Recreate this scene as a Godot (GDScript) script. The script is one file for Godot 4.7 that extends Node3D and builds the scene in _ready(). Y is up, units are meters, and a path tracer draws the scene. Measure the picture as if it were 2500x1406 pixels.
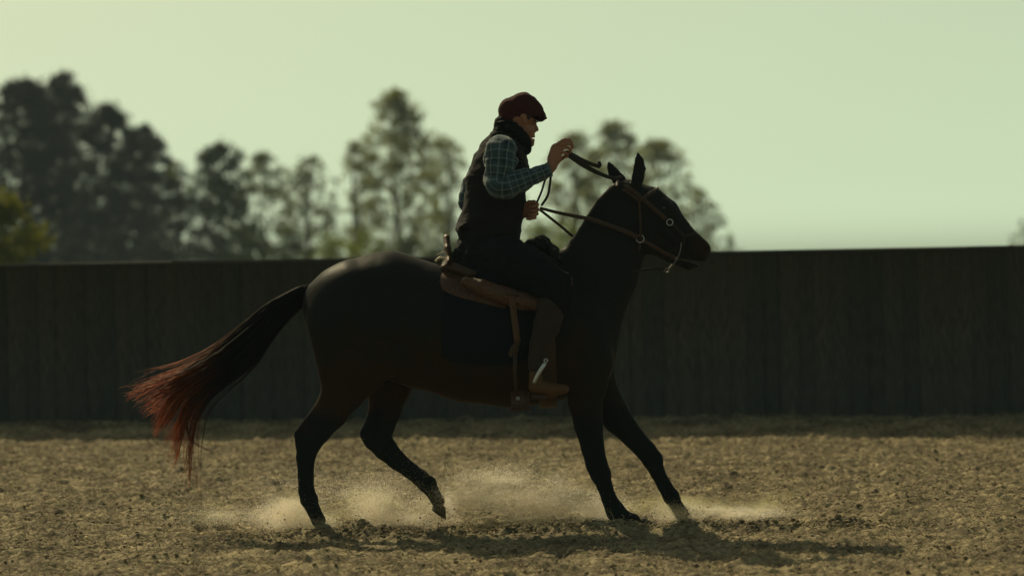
extends Node3D
# A rider on a bay horse at the canter in a sand arena, seen square from the side and against the light.
# The side view was measured on a drawing of 435 units to the metre; S() turns drawing units into metres.
# Origin: on the sand under the horse. x runs the way the horse goes, z towards the viewer.

const SC := 435.0
const ROLL := 0.0187
const EYE := Vector3(0, 1.5, 20)

var M := {}
var rng := RandomNumberGenerator.new()
var used := {}

# ------------------------------------------------------------------ helpers
func S(px: float, py: float, z := 0.0) -> Vector3:
	var u := (px - 1250.0) / SC
	var v := (703.0 - py) / SC
	return Vector3(u * cos(ROLL) + v * sin(ROLL), 1.355 - u * sin(ROLL) + v * cos(ROLL), z)

func numbered(n: String) -> String:
	var k: int = used.get(n, 0)
	used[n] = k + 1
	return n if k == 0 else "%s_%03d" % [n, k]

func tag(o: Node, label: String, category: String, group := "", kind := "") -> Node:
	if label: o.set_meta("label", label)
	if category: o.set_meta("category", category)
	if group: o.set_meta("group", group)
	if kind: o.set_meta("kind", kind)
	return o

func thing(called: String, label: String, category: String, at := Vector3.ZERO, group := "") -> Node3D:
	var o := Node3D.new()
	o.name = numbered(called)
	add_child(o)
	o.position = at
	tag(o, label, category, group)
	return o

func part(called: String, mesh: Mesh, mat: Material, parent: Node, off := Vector3.ZERO) -> MeshInstance3D:
	var o := MeshInstance3D.new()
	o.name = numbered(called) if parent == self else called
	o.mesh = mesh
	if mat: o.material_override = mat
	parent.add_child(o, true)
	o.position = off
	return o

func lin(r: float, g: float, b: float) -> Color:
	return Color(r, g, b).linear_to_srgb()

func mat(c: Color, rough := 0.8, spec := 0.4) -> StandardMaterial3D:
	var m := StandardMaterial3D.new()
	m.albedo_color = c
	m.roughness = rough
	m.metallic_specular = spec
	return m

func noise_tex(freq: float, ramp: Array, seed_ := 1, size := 512, oct := 4) -> NoiseTexture2D:
	var n := FastNoiseLite.new()
	n.seed = seed_
	n.frequency = freq
	n.fractal_octaves = oct
	var t := NoiseTexture2D.new()
	t.noise = n
	t.width = size
	t.height = size
	t.seamless = true
	if ramp.size():
		var g := Gradient.new()
		g.offsets = PackedFloat32Array(ramp.map(func(r): return r[0]))
		g.colors = PackedColorArray(ramp.map(func(r): return r[1]))
		t.color_ramp = g
	return t

func tri(m: StandardMaterial3D, scale: Vector3, world := false) -> StandardMaterial3D:
	m.uv1_triplanar = true
	m.uv1_world_triplanar = world
	m.uv1_scale = scale
	return m

# ---- a distance field on a grid, meshed as surface nets
class Field:
	var lo: Vector3
	var c: float
	var nx: int
	var ny: int
	var nz: int
	var d: PackedFloat32Array
	var t: PackedFloat32Array
	var bumps: FastNoiseLite
	var bump := 0.0
	var bump_scale := Vector3.ONE

	func _init(a: Vector3, b: Vector3, cell: float) -> void:
		lo = a
		c = cell
		nx = int((b.x - a.x) / c) + 2
		ny = int((b.y - a.y) / c) + 2
		nz = int((b.z - a.z) / c) + 2
		d.resize(nx * ny * nz)
		d.fill(9.0)
		t.resize(nx * ny * nz)
		t.fill(9.0)

	# pts: [position, radius, sideways stretch]; joined inside by kin, to the rest by k
	func chain(pts: Array, k := 0.03, kin := 0.008, carve := false) -> void:
		var blo := Vector3.ONE * 1e9
		var bhi := Vector3.ONE * -1e9
		var n := pts.size()
		for i in maxi(1, n - 1):
			var pa: Array = pts[i]
			var pb: Array = pts[mini(i + 1, n - 1)]
			var a: Vector3 = pa[0]
			var b: Vector3 = pb[0]
			var ra: float = pa[1]
			var rb: float = pb[1]
			var sa: float = pa[2] if pa.size() > 2 else 1.0
			var sb: float = pb[2] if pb.size() > 2 else 1.0
			var rm := maxf(ra, rb)
			var sm := maxf(1.0, maxf(sa, sb))
			var mar := k + 3.0 * c
			var vlo := a.min(b) - Vector3(rm + mar, rm + mar, rm * maxf(sa, sb) + mar * sm)
			var vhi := a.max(b) + Vector3(rm + mar, rm + mar, rm * maxf(sa, sb) + mar * sm)
			blo = blo.min(vlo)
			bhi = bhi.max(vhi)
			var x0 := clampi(int((vlo.x - lo.x) / c), 0, nx - 1)
			var x1 := clampi(int((vhi.x - lo.x) / c) + 1, 0, nx - 1)
			var y0 := clampi(int((vlo.y - lo.y) / c), 0, ny - 1)
			var y1 := clampi(int((vhi.y - lo.y) / c) + 1, 0, ny - 1)
			var z0 := clampi(int((vlo.z - lo.z) / c), 0, nz - 1)
			var z1 := clampi(int((vhi.z - lo.z) / c) + 1, 0, nz - 1)
			var bx := b.x - a.x
			var by := b.y - a.y
			var bz := b.z - a.z
			var inv := 1.0 / maxf(1e-9, bx * bx + by * by + bz * bz)
			var ik := 1.0 / kin
			for z in range(z0, z1 + 1):
				var pz := lo.z + z * c - a.z
				for y in range(y0, y1 + 1):
					var py := lo.y + y * c - a.y
					var at := (z * ny + y) * nx + x0
					var px := lo.x + x0 * c - a.x
					var pre := py * by + pz * bz
					for x in range(x0, x1 + 1):
						var u := clampf((px * bx + pre) * inv, 0.0, 1.0)
						var qx := px - bx * u
						var qy := py - by * u
						var qz := (pz - bz * u) / (sa + (sb - sa) * u)
						var dd := sqrt(qx * qx + qy * qy + qz * qz) - ra - (rb - ra) * u
						var o := t[at]
						var h := maxf(kin - absf(o - dd), 0.0) * ik
						t[at] = minf(o, dd) - h * h * kin * 0.25
						px += c
						at += 1
		var x0 := clampi(int((blo.x - lo.x) / c), 0, nx - 1)
		var x1 := clampi(int((bhi.x - lo.x) / c) + 1, 0, nx - 1)
		var y0 := clampi(int((blo.y - lo.y) / c), 0, ny - 1)
		var y1 := clampi(int((bhi.y - lo.y) / c) + 1, 0, ny - 1)
		var z0 := clampi(int((blo.z - lo.z) / c), 0, nz - 1)
		var z1 := clampi(int((bhi.z - lo.z) / c) + 1, 0, nz - 1)
		var ik := 1.0 / k
		for z in range(z0, z1 + 1):
			for y in range(y0, y1 + 1):
				var at := (z * ny + y) * nx + x0
				for x in range(x0, x1 + 1):
					var o := d[at]
					var dd := t[at]
					if carve:
						dd = -dd
						var h := maxf(k - absf(o - dd), 0.0) * ik
						d[at] = maxf(o, dd) + h * h * k * 0.25
					else:
						var h := maxf(k - absf(o - dd), 0.0) * ik
						d[at] = minf(o, dd) - h * h * k * 0.25
					t[at] = 9.0
					at += 1

	# keeps only what f(position) leaves (f below zero is kept)
	func keep(f: Callable) -> void:
		for z in nz:
			for y in ny:
				for x in nx:
					var at := (z * ny + y) * nx + x
					if d[at] < 0.05:
						d[at] = maxf(d[at], f.call(lo + Vector3(x, y, z) * c))

	# adds its surface to arrays v, n, i
	func net(out: Dictionary) -> void:
		if bumps:
			for z in nz:
				for y in ny:
					for x in nx:
						var at := (z * ny + y) * nx + x
						if absf(d[at]) < 0.06:
							d[at] += bump * bumps.get_noise_3dv((lo + Vector3(x, y, z) * c) * bump_scale)
		var ids := PackedInt32Array()
		ids.resize(nx * ny * nz)
		ids.fill(-1)
		var sy := nx
		var sz := nx * ny
		var V: PackedVector3Array = out.v
		var N: PackedVector3Array = out.n
		var I: PackedInt32Array = out.i
		var lim := c * 6.0
		var corner := PackedInt32Array([0, 1, sy, sy + 1, sz, sz + 1, sz + sy, sz + sy + 1])
		var ea := [0, 2, 4, 6, 0, 1, 4, 5, 0, 1, 2, 3]
		var eb := [1, 3, 5, 7, 2, 3, 6, 7, 4, 5, 6, 7]
		for z in range(0, nz - 1):
			for y in range(0, ny - 1):
				var at := z * sz + y * sy - 1
				for x in range(0, nx - 1):
					at += 1
					if absf(d[at]) > lim: continue
					var inside := 0
					for k in 8:
						if d[at + corner[k]] < 0.0: inside += 1
					if inside == 0 or inside == 8: continue
					var p := Vector3.ZERO
					var m := 0
					for e in 12:
						var ka: int = ea[e]
						var kb: int = eb[e]
						var da := d[at + corner[ka]]
						var db := d[at + corner[kb]]
						if (da < 0.0) != (db < 0.0):
							var f := da / (da - db)
							p += Vector3(lerpf(ka & 1, kb & 1, f), lerpf((ka >> 1) & 1, (kb >> 1) & 1, f), lerpf(ka >> 2, kb >> 2, f))
							m += 1
					p /= m
					var g := Vector3(
						d[at + 1] - d[at] + d[at + sy + 1] - d[at + sy] + d[at + sz + 1] - d[at + sz] + d[at + sz + sy + 1] - d[at + sz + sy],
						d[at + sy] - d[at] + d[at + sy + 1] - d[at + 1] + d[at + sz + sy] - d[at + sz] + d[at + sz + sy + 1] - d[at + sz + 1],
						d[at + sz] - d[at] + d[at + sz + 1] - d[at + 1] + d[at + sz + sy] - d[at + sy] + d[at + sz + sy + 1] - d[at + sy + 1])
					ids[at] = V.size()
					V.append(lo + (Vector3(x, y, z) + p) * c)
					N.append(g.normalized())
		for z in range(1, nz - 1):
			for y in range(1, ny - 1):
				var at := z * sz + y * sy
				for x in range(1, nx - 1):
					at += 1
					if absf(d[at]) > lim: continue
					var s := d[at] < 0.0
					for ax in 3:
						var step: int = 1 if ax == 0 else sy if ax == 1 else sz
						if (d[at + step] < 0.0) == s: continue
						var u: int = sy if ax == 0 else sz if ax == 1 else 1
						var w: int = sz if ax == 0 else 1 if ax == 1 else sy
						var a := ids[at]
						var b := ids[at - u]
						var e := ids[at - u - w]
						var f := ids[at - w]
						if a < 0 or b < 0 or e < 0 or f < 0: continue
						if s:
							I.append_array(PackedInt32Array([a, e, b, a, f, e]))
						else:
							I.append_array(PackedInt32Array([a, b, e, a, e, f]))
		out.v = V
		out.n = N
		out.i = I

func empty() -> Dictionary:
	return {"v": PackedVector3Array(), "n": PackedVector3Array(), "i": PackedInt32Array(), "c": PackedColorArray(), "uv": PackedVector2Array()}

func commit(o: Dictionary) -> ArrayMesh:
	var a := []
	a.resize(Mesh.ARRAY_MAX)
	a[Mesh.ARRAY_VERTEX] = o.v
	if o.n.size(): a[Mesh.ARRAY_NORMAL] = o.n
	if o.c.size() == o.v.size(): a[Mesh.ARRAY_COLOR] = o.c
	if o.uv.size() == o.v.size(): a[Mesh.ARRAY_TEX_UV] = o.uv
	a[Mesh.ARRAY_INDEX] = o.i
	var m := ArrayMesh.new()
	m.add_surface_from_arrays(Mesh.PRIMITIVE_TRIANGLES, a)
	return m

func blob(lo: Vector3, hi: Vector3, cell: float, chains: Array, bump := 0.0, freq := 20.0, bscale := Vector3.ONE) -> ArrayMesh:
	var f := Field.new(lo, hi, cell)
	for ch in chains: f.chain(ch[0], ch[1] if ch.size() > 1 else 0.02)
	if bump > 0.0:
		f.bumps = FastNoiseLite.new()
		f.bumps.seed = 5
		f.bumps.frequency = freq
		f.bump = bump
		f.bump_scale = bscale
	var o := empty()
	f.net(o)
	return commit(o)

# drawing points [x, y, radius, z, stretch] to chain points
func J(list: Array) -> Array:
	var out := []
	for p in list:
		out.append([S(p[0], p[1], p[3] if p.size() > 3 else 0.0), p[2] / SC, p[4] if p.size() > 4 else 1.0])
	return out

func mirror(ch: Array) -> Array:
	var out := []
	for p in ch:
		out.append([Vector3(p[0].x, p[0].y, -p[0].z), p[1], p[2]])
	return out

# smooth curve through points (Vector3) sampled n times
func curve(pts: Array, n: int) -> Array:
	var out := []
	var m := pts.size() - 1
	for i in n + 1:
		var f := float(i) / n * m
		var k := mini(int(f), m - 1)
		var u := f - k
		var p0 = pts[maxi(k - 1, 0)]
		var p1 = pts[k]
		var p2 = pts[k + 1]
		var p3 = pts[mini(k + 2, m)]
		out.append(0.5 * ((2.0 * p1) + (p2 - p0) * u + (2.0 * p0 - 5.0 * p1 + 4.0 * p2 - p3) * u * u + (3.0 * p1 - p0 - 3.0 * p2 + p3) * u * u * u))
	return out

# a round tube along points with radii; adds to o; with uv (round, along in metres)
func tube(o: Dictionary, pts: Array, radii: Array, sides := 8, flat := 1.0, caps := true, col := Color.WHITE) -> void:
	var V: PackedVector3Array = o.v
	var N: PackedVector3Array = o.n
	var I: PackedInt32Array = o.i
	var C: PackedColorArray = o.c
	var U: PackedVector2Array = o.uv
	var base := V.size()
	var side := Vector3(0, 0, 1)
	var run := 0.0
	var n := pts.size()
	for i in n:
		var p: Vector3 = pts[i]
		var dir: Vector3 = (pts[mini(i + 1, n - 1)] - pts[maxi(i - 1, 0)]).normalized()
		side = (side - dir * side.dot(dir)).normalized()
		var up := dir.cross(side)
		if i > 0: run += p.distance_to(pts[i - 1])
		for k in sides + 1:
			var a := TAU * k / sides
			var nn := side * cos(a) * flat + up * sin(a)
			V.append(p + nn * radii[i])
			N.append((side * cos(a) + up * sin(a) * flat).normalized())
			C.append(col)
			U.append(Vector2(float(k) / sides, run))
	for i in n - 1:
		for k in sides:
			var a := base + i * (sides + 1) + k
			var b := a + sides + 1
			I.append_array(PackedInt32Array([a, b, a + 1, a + 1, b, b + 1]))
	if caps:
		for e in [0, n - 1]:
			var p: Vector3 = pts[e]
			var nn: Vector3 = (pts[1] - pts[0]) if e == 0 else (pts[n - 1] - pts[n - 2])
			nn = nn.normalized() * (-1.0 if e == 0 else 1.0)
			var at := V.size()
			V.append(p)
			N.append(nn)
			C.append(col)
			U.append(Vector2(0.5, run if e else 0.0))
			for k in sides + 1:
				V.append(V[base + e * (sides + 1) + k])
				N.append(nn)
				C.append(col)
				U.append(Vector2(0.5, run if e else 0.0))
			for k in sides:
				I.append_array(PackedInt32Array([at, at + 1 + k, at + 2 + k] if e == 0 else [at, at + 2 + k, at + 1 + k]))
	o.v = V
	o.n = N
	o.i = I
	o.c = C
	o.uv = U

func tube_mesh(pts: Array, radii: Array, sides := 8, flat := 1.0) -> ArrayMesh:
	var o := empty()
	tube(o, pts, radii, sides, flat)
	return commit(o)

# a flat leather strap: width w across, thickness th; "across" is what the strap's broad way points along
func strap(pts: Array, w: Array, th: float, face := Vector3(0, 0, 1)) -> ArrayMesh:
	var st := SurfaceTool.new()
	st.begin(Mesh.PRIMITIVE_TRIANGLES)
	var n := pts.size()
	var ring := []
	for i in n:
		var p: Vector3 = pts[i]
		var dir: Vector3 = (pts[mini(i + 1, n - 1)] - pts[maxi(i - 1, 0)]).normalized()
		var f := (face - dir * face.dot(dir)).normalized()
		var s := dir.cross(f)
		var hw: float = w[mini(i, w.size() - 1)] * 0.5
		var e := minf(th * 0.4, hw * 0.4)
		ring.append([p + s * hw - f * (th / 2 - e), p + s * hw + f * (th / 2 - e), p + s * (hw - e) + f * th / 2, p - s * (hw - e) + f * th / 2, p - s * hw + f * (th / 2 - e), p - s * hw - f * (th / 2 - e), p - s * (hw - e) - f * th / 2, p + s * (hw - e) - f * th / 2])
	for i in n - 1:
		for k in 8:
			var a: Vector3 = ring[i][k]
			var b: Vector3 = ring[i][(k + 1) % 8]
			var c: Vector3 = ring[i + 1][k]
			var d: Vector3 = ring[i + 1][(k + 1) % 8]
			for v in [a, c, b, b, c, d]: st.add_vertex(v)
	for k in range(1, 7):
		for v in [ring[0][0], ring[0][k], ring[0][k + 1]]: st.add_vertex(v)
		for v in [ring[n - 1][0], ring[n - 1][k + 1], ring[n - 1][k]]: st.add_vertex(v)
	st.generate_normals()
	return st.commit()

func ring_mesh(at: Vector3, r: float, w: float) -> ArrayMesh:
	var m := TorusMesh.new()
	m.inner_radius = r - w
	m.outer_radius = r + w
	m.rings = 24
	m.ring_segments = 8
	var st := SurfaceTool.new()
	st.append_from(m, 0, Transform3D(Basis(Vector3(1, 0, 0), PI / 2), at))
	return st.commit()

# a sheet with thickness between two edges (arrays of drawing points of equal count), laid on the barrel
func panel(top: Array, low: Array, off: float, th: float, side: float, rows := 10, roundness := 0.0) -> ArrayMesh:
	var st := SurfaceTool.new()
	st.begin(Mesh.PRIMITIVE_TRIANGLES)
	var n := top.size() * 4
	var tc := curve(top, n)
	var lc := curve(low, n)
	var g := []
	for j in rows + 1:
		var row := []
		for i in n + 1:
			var p: Vector2 = tc[i].lerp(lc[i], float(j) / rows)
			var edge := minf(minf(i, n - i) / 2.0, minf(j, rows - j) / 1.5)
			var z := barrel(p.x, p.y) + off
			var q := S(p.x, p.y, z * side)
			row.append([q, q + Vector3(0, 0, th * side * clampf(edge, 0.15, 1.0))])
		g.append(row)
	st.set_smooth_group(0)
	for j in rows:
		for i in n:
			for lay in 2:
				var a: Vector3 = g[j][i][lay]
				var b: Vector3 = g[j][i + 1][lay]
				var c: Vector3 = g[j + 1][i][lay]
				var d: Vector3 = g[j + 1][i + 1][lay]
				for v in ([a, b, c, b, d, c] if (lay == 1) == (side > 0) else [a, c, b, b, c, d]): st.add_vertex(v)
	var rim := []
	for i in n: rim.append(g[0][i])
	for j in rows: rim.append(g[j][n])
	for i in n: rim.append(g[rows][n - i])
	for j in rows: rim.append(g[rows - j][0])
	st.set_smooth_group(1)
	for k in rim.size():
		var a: Array = rim[k]
		var b: Array = rim[(k + 1) % rim.size()]
		for v in ([a[0], b[0], a[1], b[0], b[1], a[1]] if side > 0 else [a[0], a[1], b[0], b[0], a[1], b[1]]): st.add_vertex(v)
	st.generate_normals()
	return st.commit()

# ------------------------------------------------------------------ the horse's barrel: drawing x, y, radius, stretch
var TORSO := [[862, 762, 122, 0, 0.94], [945, 770, 151, 0, 0.80], [1050, 802, 150, 0, 0.84], [1150, 820, 162, 0, 0.80], [1250, 826, 168, 0, 0.78], [1325, 815, 168, 0, 0.72], [1385, 838, 124, 0, 0.80]]

func barrel(px: float, py: float) -> float:   # half width of the trunk at a drawing point, metres
	var best := 0.0
	for i in TORSO.size() - 1:
		var a: Array = TORSO[i]
		var b: Array = TORSO[i + 1]
		var u := clampf((px - a[0]) / (b[0] - a[0]), 0.0, 1.0)
		var x := lerpf(a[0], b[0], u)
		var y := lerpf(a[1], b[1], u)
		var r := lerpf(a[2], b[2], u)
		var s := lerpf(a[4], b[4], u)
		var q := 1.0 - (pow(px - x, 2) + pow(py - y, 2)) / (r * r)
		if q > 0.0: best = maxf(best, sqrt(q) * r * s / SC)
	return best

# ------------------------------------------------------------------ the scene
func _ready() -> void:
	rng.seed = 7
	# camera
	var cam := Camera3D.new()
	cam.name = "camera"
	add_child(cam)
	cam.position = EYE
	cam.look_at(Vector3(0, 1.355, 0))
	cam.rotate_object_local(Vector3(0, 0, 1), -ROLL)
	var lens := CameraAttributesPhysical.new()
	lens.frustum_focal_length = 148.5
	lens.frustum_focus_distance = 20.0
	lens.frustum_near = 0.1
	lens.frustum_far = 3000.0
	lens.exposure_aperture = 2.5
	cam.attributes = lens
	cam.fov = 9.24
	cam.near = 0.1
	cam.far = 3000.0
	# sky, air and exposure
	var sky := ProceduralSkyMaterial.new()
	sky.sky_horizon_color = lin(0.61, 0.755, 0.50)
	sky.sky_top_color = lin(0.055, 0.10, 0.135)
	sky.sky_curve = 0.22
	sky.ground_horizon_color = lin(0.10, 0.09, 0.05)
	sky.ground_bottom_color = lin(0.10, 0.09, 0.05)
	sky.sun_angle_max = 90.0
	sky.sun_curve = 0.317
	var env := Environment.new()
	env.background_mode = Environment.BG_SKY
	env.sky = Sky.new()
	env.sky.sky_material = sky
	env.tonemap_mode = Environment.TONE_MAPPER_LINEAR
	env.tonemap_exposure = 1.0
	env.fog_enabled = true
	env.fog_density = 0.00034
	env.fog_light_color = lin(0.66, 0.84, 1.0)
	env.volumetric_fog_enabled = true
	env.volumetric_fog_density = 0.0
	env.sdfgi_enabled = true
	env.ssao_enabled = true
	env.ssil_enabled = true
	var we := WorldEnvironment.new()
	we.name = "environment"
	we.environment = env
	add_child(we)
	# the sun stands behind the arena, off to the tail's side
	var sun := DirectionalLight3D.new()
	sun.name = "sun"
	add_child(sun)
	sun.look_at_from_position(Vector3.ZERO, Vector3(0.57, -1.0, 1.14))
	sun.light_color = lin(1.0, 0.86, 0.52)
	sun.light_energy = 1.6
	sun.light_angular_distance = 0.5
	sun.shadow_enabled = true

	materials()
	ground()
	fence()
	horse()
	saddlery()
	bridle()
	person()
	trees()
	dust()

func materials() -> void:
	var m: StandardMaterial3D
	m = mat(Color.WHITE, 0.95, 0.25)
	m.vertex_color_use_as_albedo = true
	m.albedo_texture = noise_tex(0.02, [[0.25, lin(0.62, 0.58, 0.52)], [0.5, lin(0.85, 0.84, 0.8)], [0.75, lin(1, 1, 1)]], 3, 512, 5)
	M.sand = tri(m, Vector3(2.3, 2.3, 2.3), true)
	m = mat(Color.WHITE, 0.95, 0.2)
	m.vertex_color_use_as_albedo = true
	M.clod = m
	M.grass = mat(lin(0.05, 0.06, 0.02), 0.95, 0.2)
	M.grass.albedo_texture = noise_tex(0.03, [[0.2, Color(0.6, 0.6, 0.6)], [0.8, Color(1, 1, 1)]], 4)
	tri(M.grass, Vector3(0.4, 0.4, 0.4), true)
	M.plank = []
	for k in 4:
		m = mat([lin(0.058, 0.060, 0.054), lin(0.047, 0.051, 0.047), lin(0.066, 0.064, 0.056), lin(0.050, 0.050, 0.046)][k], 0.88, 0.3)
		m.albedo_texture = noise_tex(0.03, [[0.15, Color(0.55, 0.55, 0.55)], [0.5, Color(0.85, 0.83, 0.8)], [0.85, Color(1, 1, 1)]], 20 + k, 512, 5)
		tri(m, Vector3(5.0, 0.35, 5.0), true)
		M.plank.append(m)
	# coat: bay with black points; the pigment is laid on the vertices
	m = mat(Color.WHITE, 0.46, 0.06)
	m.vertex_color_use_as_albedo = true
	m.albedo_texture = noise_tex(0.05, [[0.2, Color(0.8, 0.8, 0.8)], [0.8, Color(1, 1, 1)]], 6)
	m.rim_enabled = true
	m.rim = 0.045
	m.rim_tint = 0.3
	M.coat = tri(m, Vector3(3, 3, 3))
	M.hoof = mat(lin(0.022, 0.016, 0.012), 0.7, 0.3)
	M.eye = mat(lin(0.01, 0.007, 0.005), 0.12, 0.6)
	m = mat(Color.WHITE, 0.6, 0.2)
	m.vertex_color_use_as_albedo = true
	m.backlight_enabled = true
	m.backlight = Color(0.95, 0.8, 0.7)
	M.hair = m
	# tack
	m = mat(lin(0.095, 0.045, 0.02), 0.6, 0.35)
	m.albedo_texture = noise_tex(0.03, [[0.2, Color(0.62, 0.6, 0.6)], [0.8, Color(1, 1, 1)]], 9)
	M.tan = tri(m, Vector3(4, 4, 4))
	m = mat(lin(0.055, 0.027, 0.013), 0.6, 0.35)
	m.albedo_texture = noise_tex(0.03, [[0.2, Color(0.62, 0.6, 0.6)], [0.8, Color(1, 1, 1)]], 10)
	M.leather = tri(m, Vector3(5, 5, 5))
	M.dark_leather = mat(lin(0.014, 0.0105, 0.0095), 0.6, 0.3)
	M.bit = mat(lin(0.16, 0.15, 0.14), 0.5)
	M.bit.metallic = 1.0
	M.pad = mat(lin(0.007, 0.009, 0.0125), 0.95, 0.1)
	M.fleece = mat(lin(0.012, 0.012, 0.013), 1.0, 0.1)
	M.fleece.rim_enabled = true
	M.fleece.rim = 0.1
	M.steel = mat(lin(0.36, 0.36, 0.36), 0.42)
	M.steel.metallic = 1.0
	M.rawhide = mat(lin(0.42, 0.34, 0.2), 0.6)
	# clothes and skin
	m = mat(lin(0.21, 0.095, 0.058), 0.55, 0.4)
	m.subsurf_scatter_enabled = true
	m.subsurf_scatter_strength = 0.08
	M.skin = m
	M.hair_dark = mat(lin(0.012, 0.009, 0.008), 0.7)
	M.vest = cloth(lin(0.0145, 0.0135, 0.014), 11, 0.26)
	M.trousers = cloth(lin(0.007, 0.0085, 0.011), 12, 0.06)
	M.scarf = cloth(lin(0.008, 0.009, 0.011), 13, 0.06)
	M.cap = cloth(lin(0.048, 0.013, 0.012), 14, 0.2)
	M.gaiter = mat(lin(0.022, 0.0145, 0.011), 0.75, 0.3)
	M.shoe = mat(lin(0.075, 0.034, 0.012), 0.7, 0.3)
	m = mat(Color.WHITE, 0.9, 0.2)
	m.albedo_texture = plaid()
	m.uv1_scale = Vector3(3.0, 6.5, 1)
	m.rim_enabled = true
	m.rim = 0.3
	M.plaid = m

func cloth(c: Color, seed_: int, sheen: float) -> StandardMaterial3D:
	var m := mat(c, 0.95, 0.2)
	m.albedo_texture = noise_tex(0.12, [[0.2, Color(0.72, 0.72, 0.72)], [0.8, Color(1, 1, 1)]], seed_)
	m.rim_enabled = true
	m.rim = sheen
	m.rim_tint = 0.8
	return tri(m, Vector3(6, 6, 6))

func plaid() -> ImageTexture:
	var im := Image.create(128, 128, false, Image.FORMAT_RGB8)
	var n := FastNoiseLite.new()
	n.frequency = 0.3
	for y in 128:
		for x in 128:
			var c := Vector3(0.030, 0.054, 0.064)
			var a := smoothstep(14.0, 10.0, absf((x % 64) - 44.0))
			var b := smoothstep(14.0, 10.0, absf((y % 64) - 44.0))
			c = c.lerp(Vector3(0.007, 0.014, 0.022), 0.4 * a + 0.4 * b)
			var lx := smoothstep(4.5, 1.5, absf((x % 32) - 8.0))
			var ly := smoothstep(4.5, 1.5, absf((y % 32) - 8.0))
			c = c.lerp(Vector3(0.15, 0.20, 0.21), clampf(0.46 * lx + 0.34 * ly, 0.0, 0.8))
			c *= 1.0 + 0.3 * n.get_noise_2d(x, y)
			im.set_pixel(x, y, lin(c.x, c.y, c.z))
	return ImageTexture.create_from_image(im)

# ------------------------------------------------------------------ setting
const F0 := Vector3(-4.68, 0, -12.6)
const FD := Vector3(0.9606, 0, 0.2778)
var n_wide := FastNoiseLite.new()
var n_clump := FastNoiseLite.new()
var n_fine := FastNoiseLite.new()
var n_pit := FastNoiseLite.new()

func from_fence(x: float, z: float) -> float:   # metres in front of the fence
	return (z - F0.z) * FD.x - (x - F0.x) * FD.z

func sand_height(x: float, z: float) -> float:
	var h := 0.016 * n_wide.get_noise_2d(x, z)
	var c := n_clump.get_noise_2d(x, z)
	h += 0.062 * c * absf(c) + 0.014 * c
	h += 0.019 * n_fine.get_noise_2d(x, z)
	# old hoof prints: a hollow with a pushed-up edge
	var pit := n_pit.get_noise_2d(x + 0.02 * c, z) + 1.0
	h += -0.034 * smoothstep(0.16, 0.07, pit) + 0.016 * smoothstep(0.10, 0.18, pit) * smoothstep(0.30, 0.20, pit)
	var f := from_fence(x, z)
	h += 0.125 * smoothstep(1.9, 0.25, f)
	# sand thrown up along the track just in front of the hooves
	var along := smoothstep(-1.5, -0.9, x) * smoothstep(2.2, 1.2, x)
	h += (0.042 + 0.03 * n_wide.get_noise_2d(x * 2.0 + 40.0, 7.0)) * exp(-pow((z - 0.36 - 0.08 * sin(x * 2.3)) / 0.15, 2.0)) * along
	h -= 0.018 * exp(-pow(z / 0.26, 2.0)) * along
	return h

func steps(fine0: float, fine1: float, d: float, lo: float, hi: float) -> PackedFloat32Array:
	var out := PackedFloat32Array()
	var v := fine0
	var s := d
	while v > lo:
		out.append(v)
		s *= 1.25
		v -= s
	out.append(lo)
	out.reverse()
	v = fine0 + d
	while v < fine1:
		out.append(v)
		v += d
	s = d
	while v < hi:
		out.append(v)
		s *= 1.25
		v += s
	out.append(hi)
	return out

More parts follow.
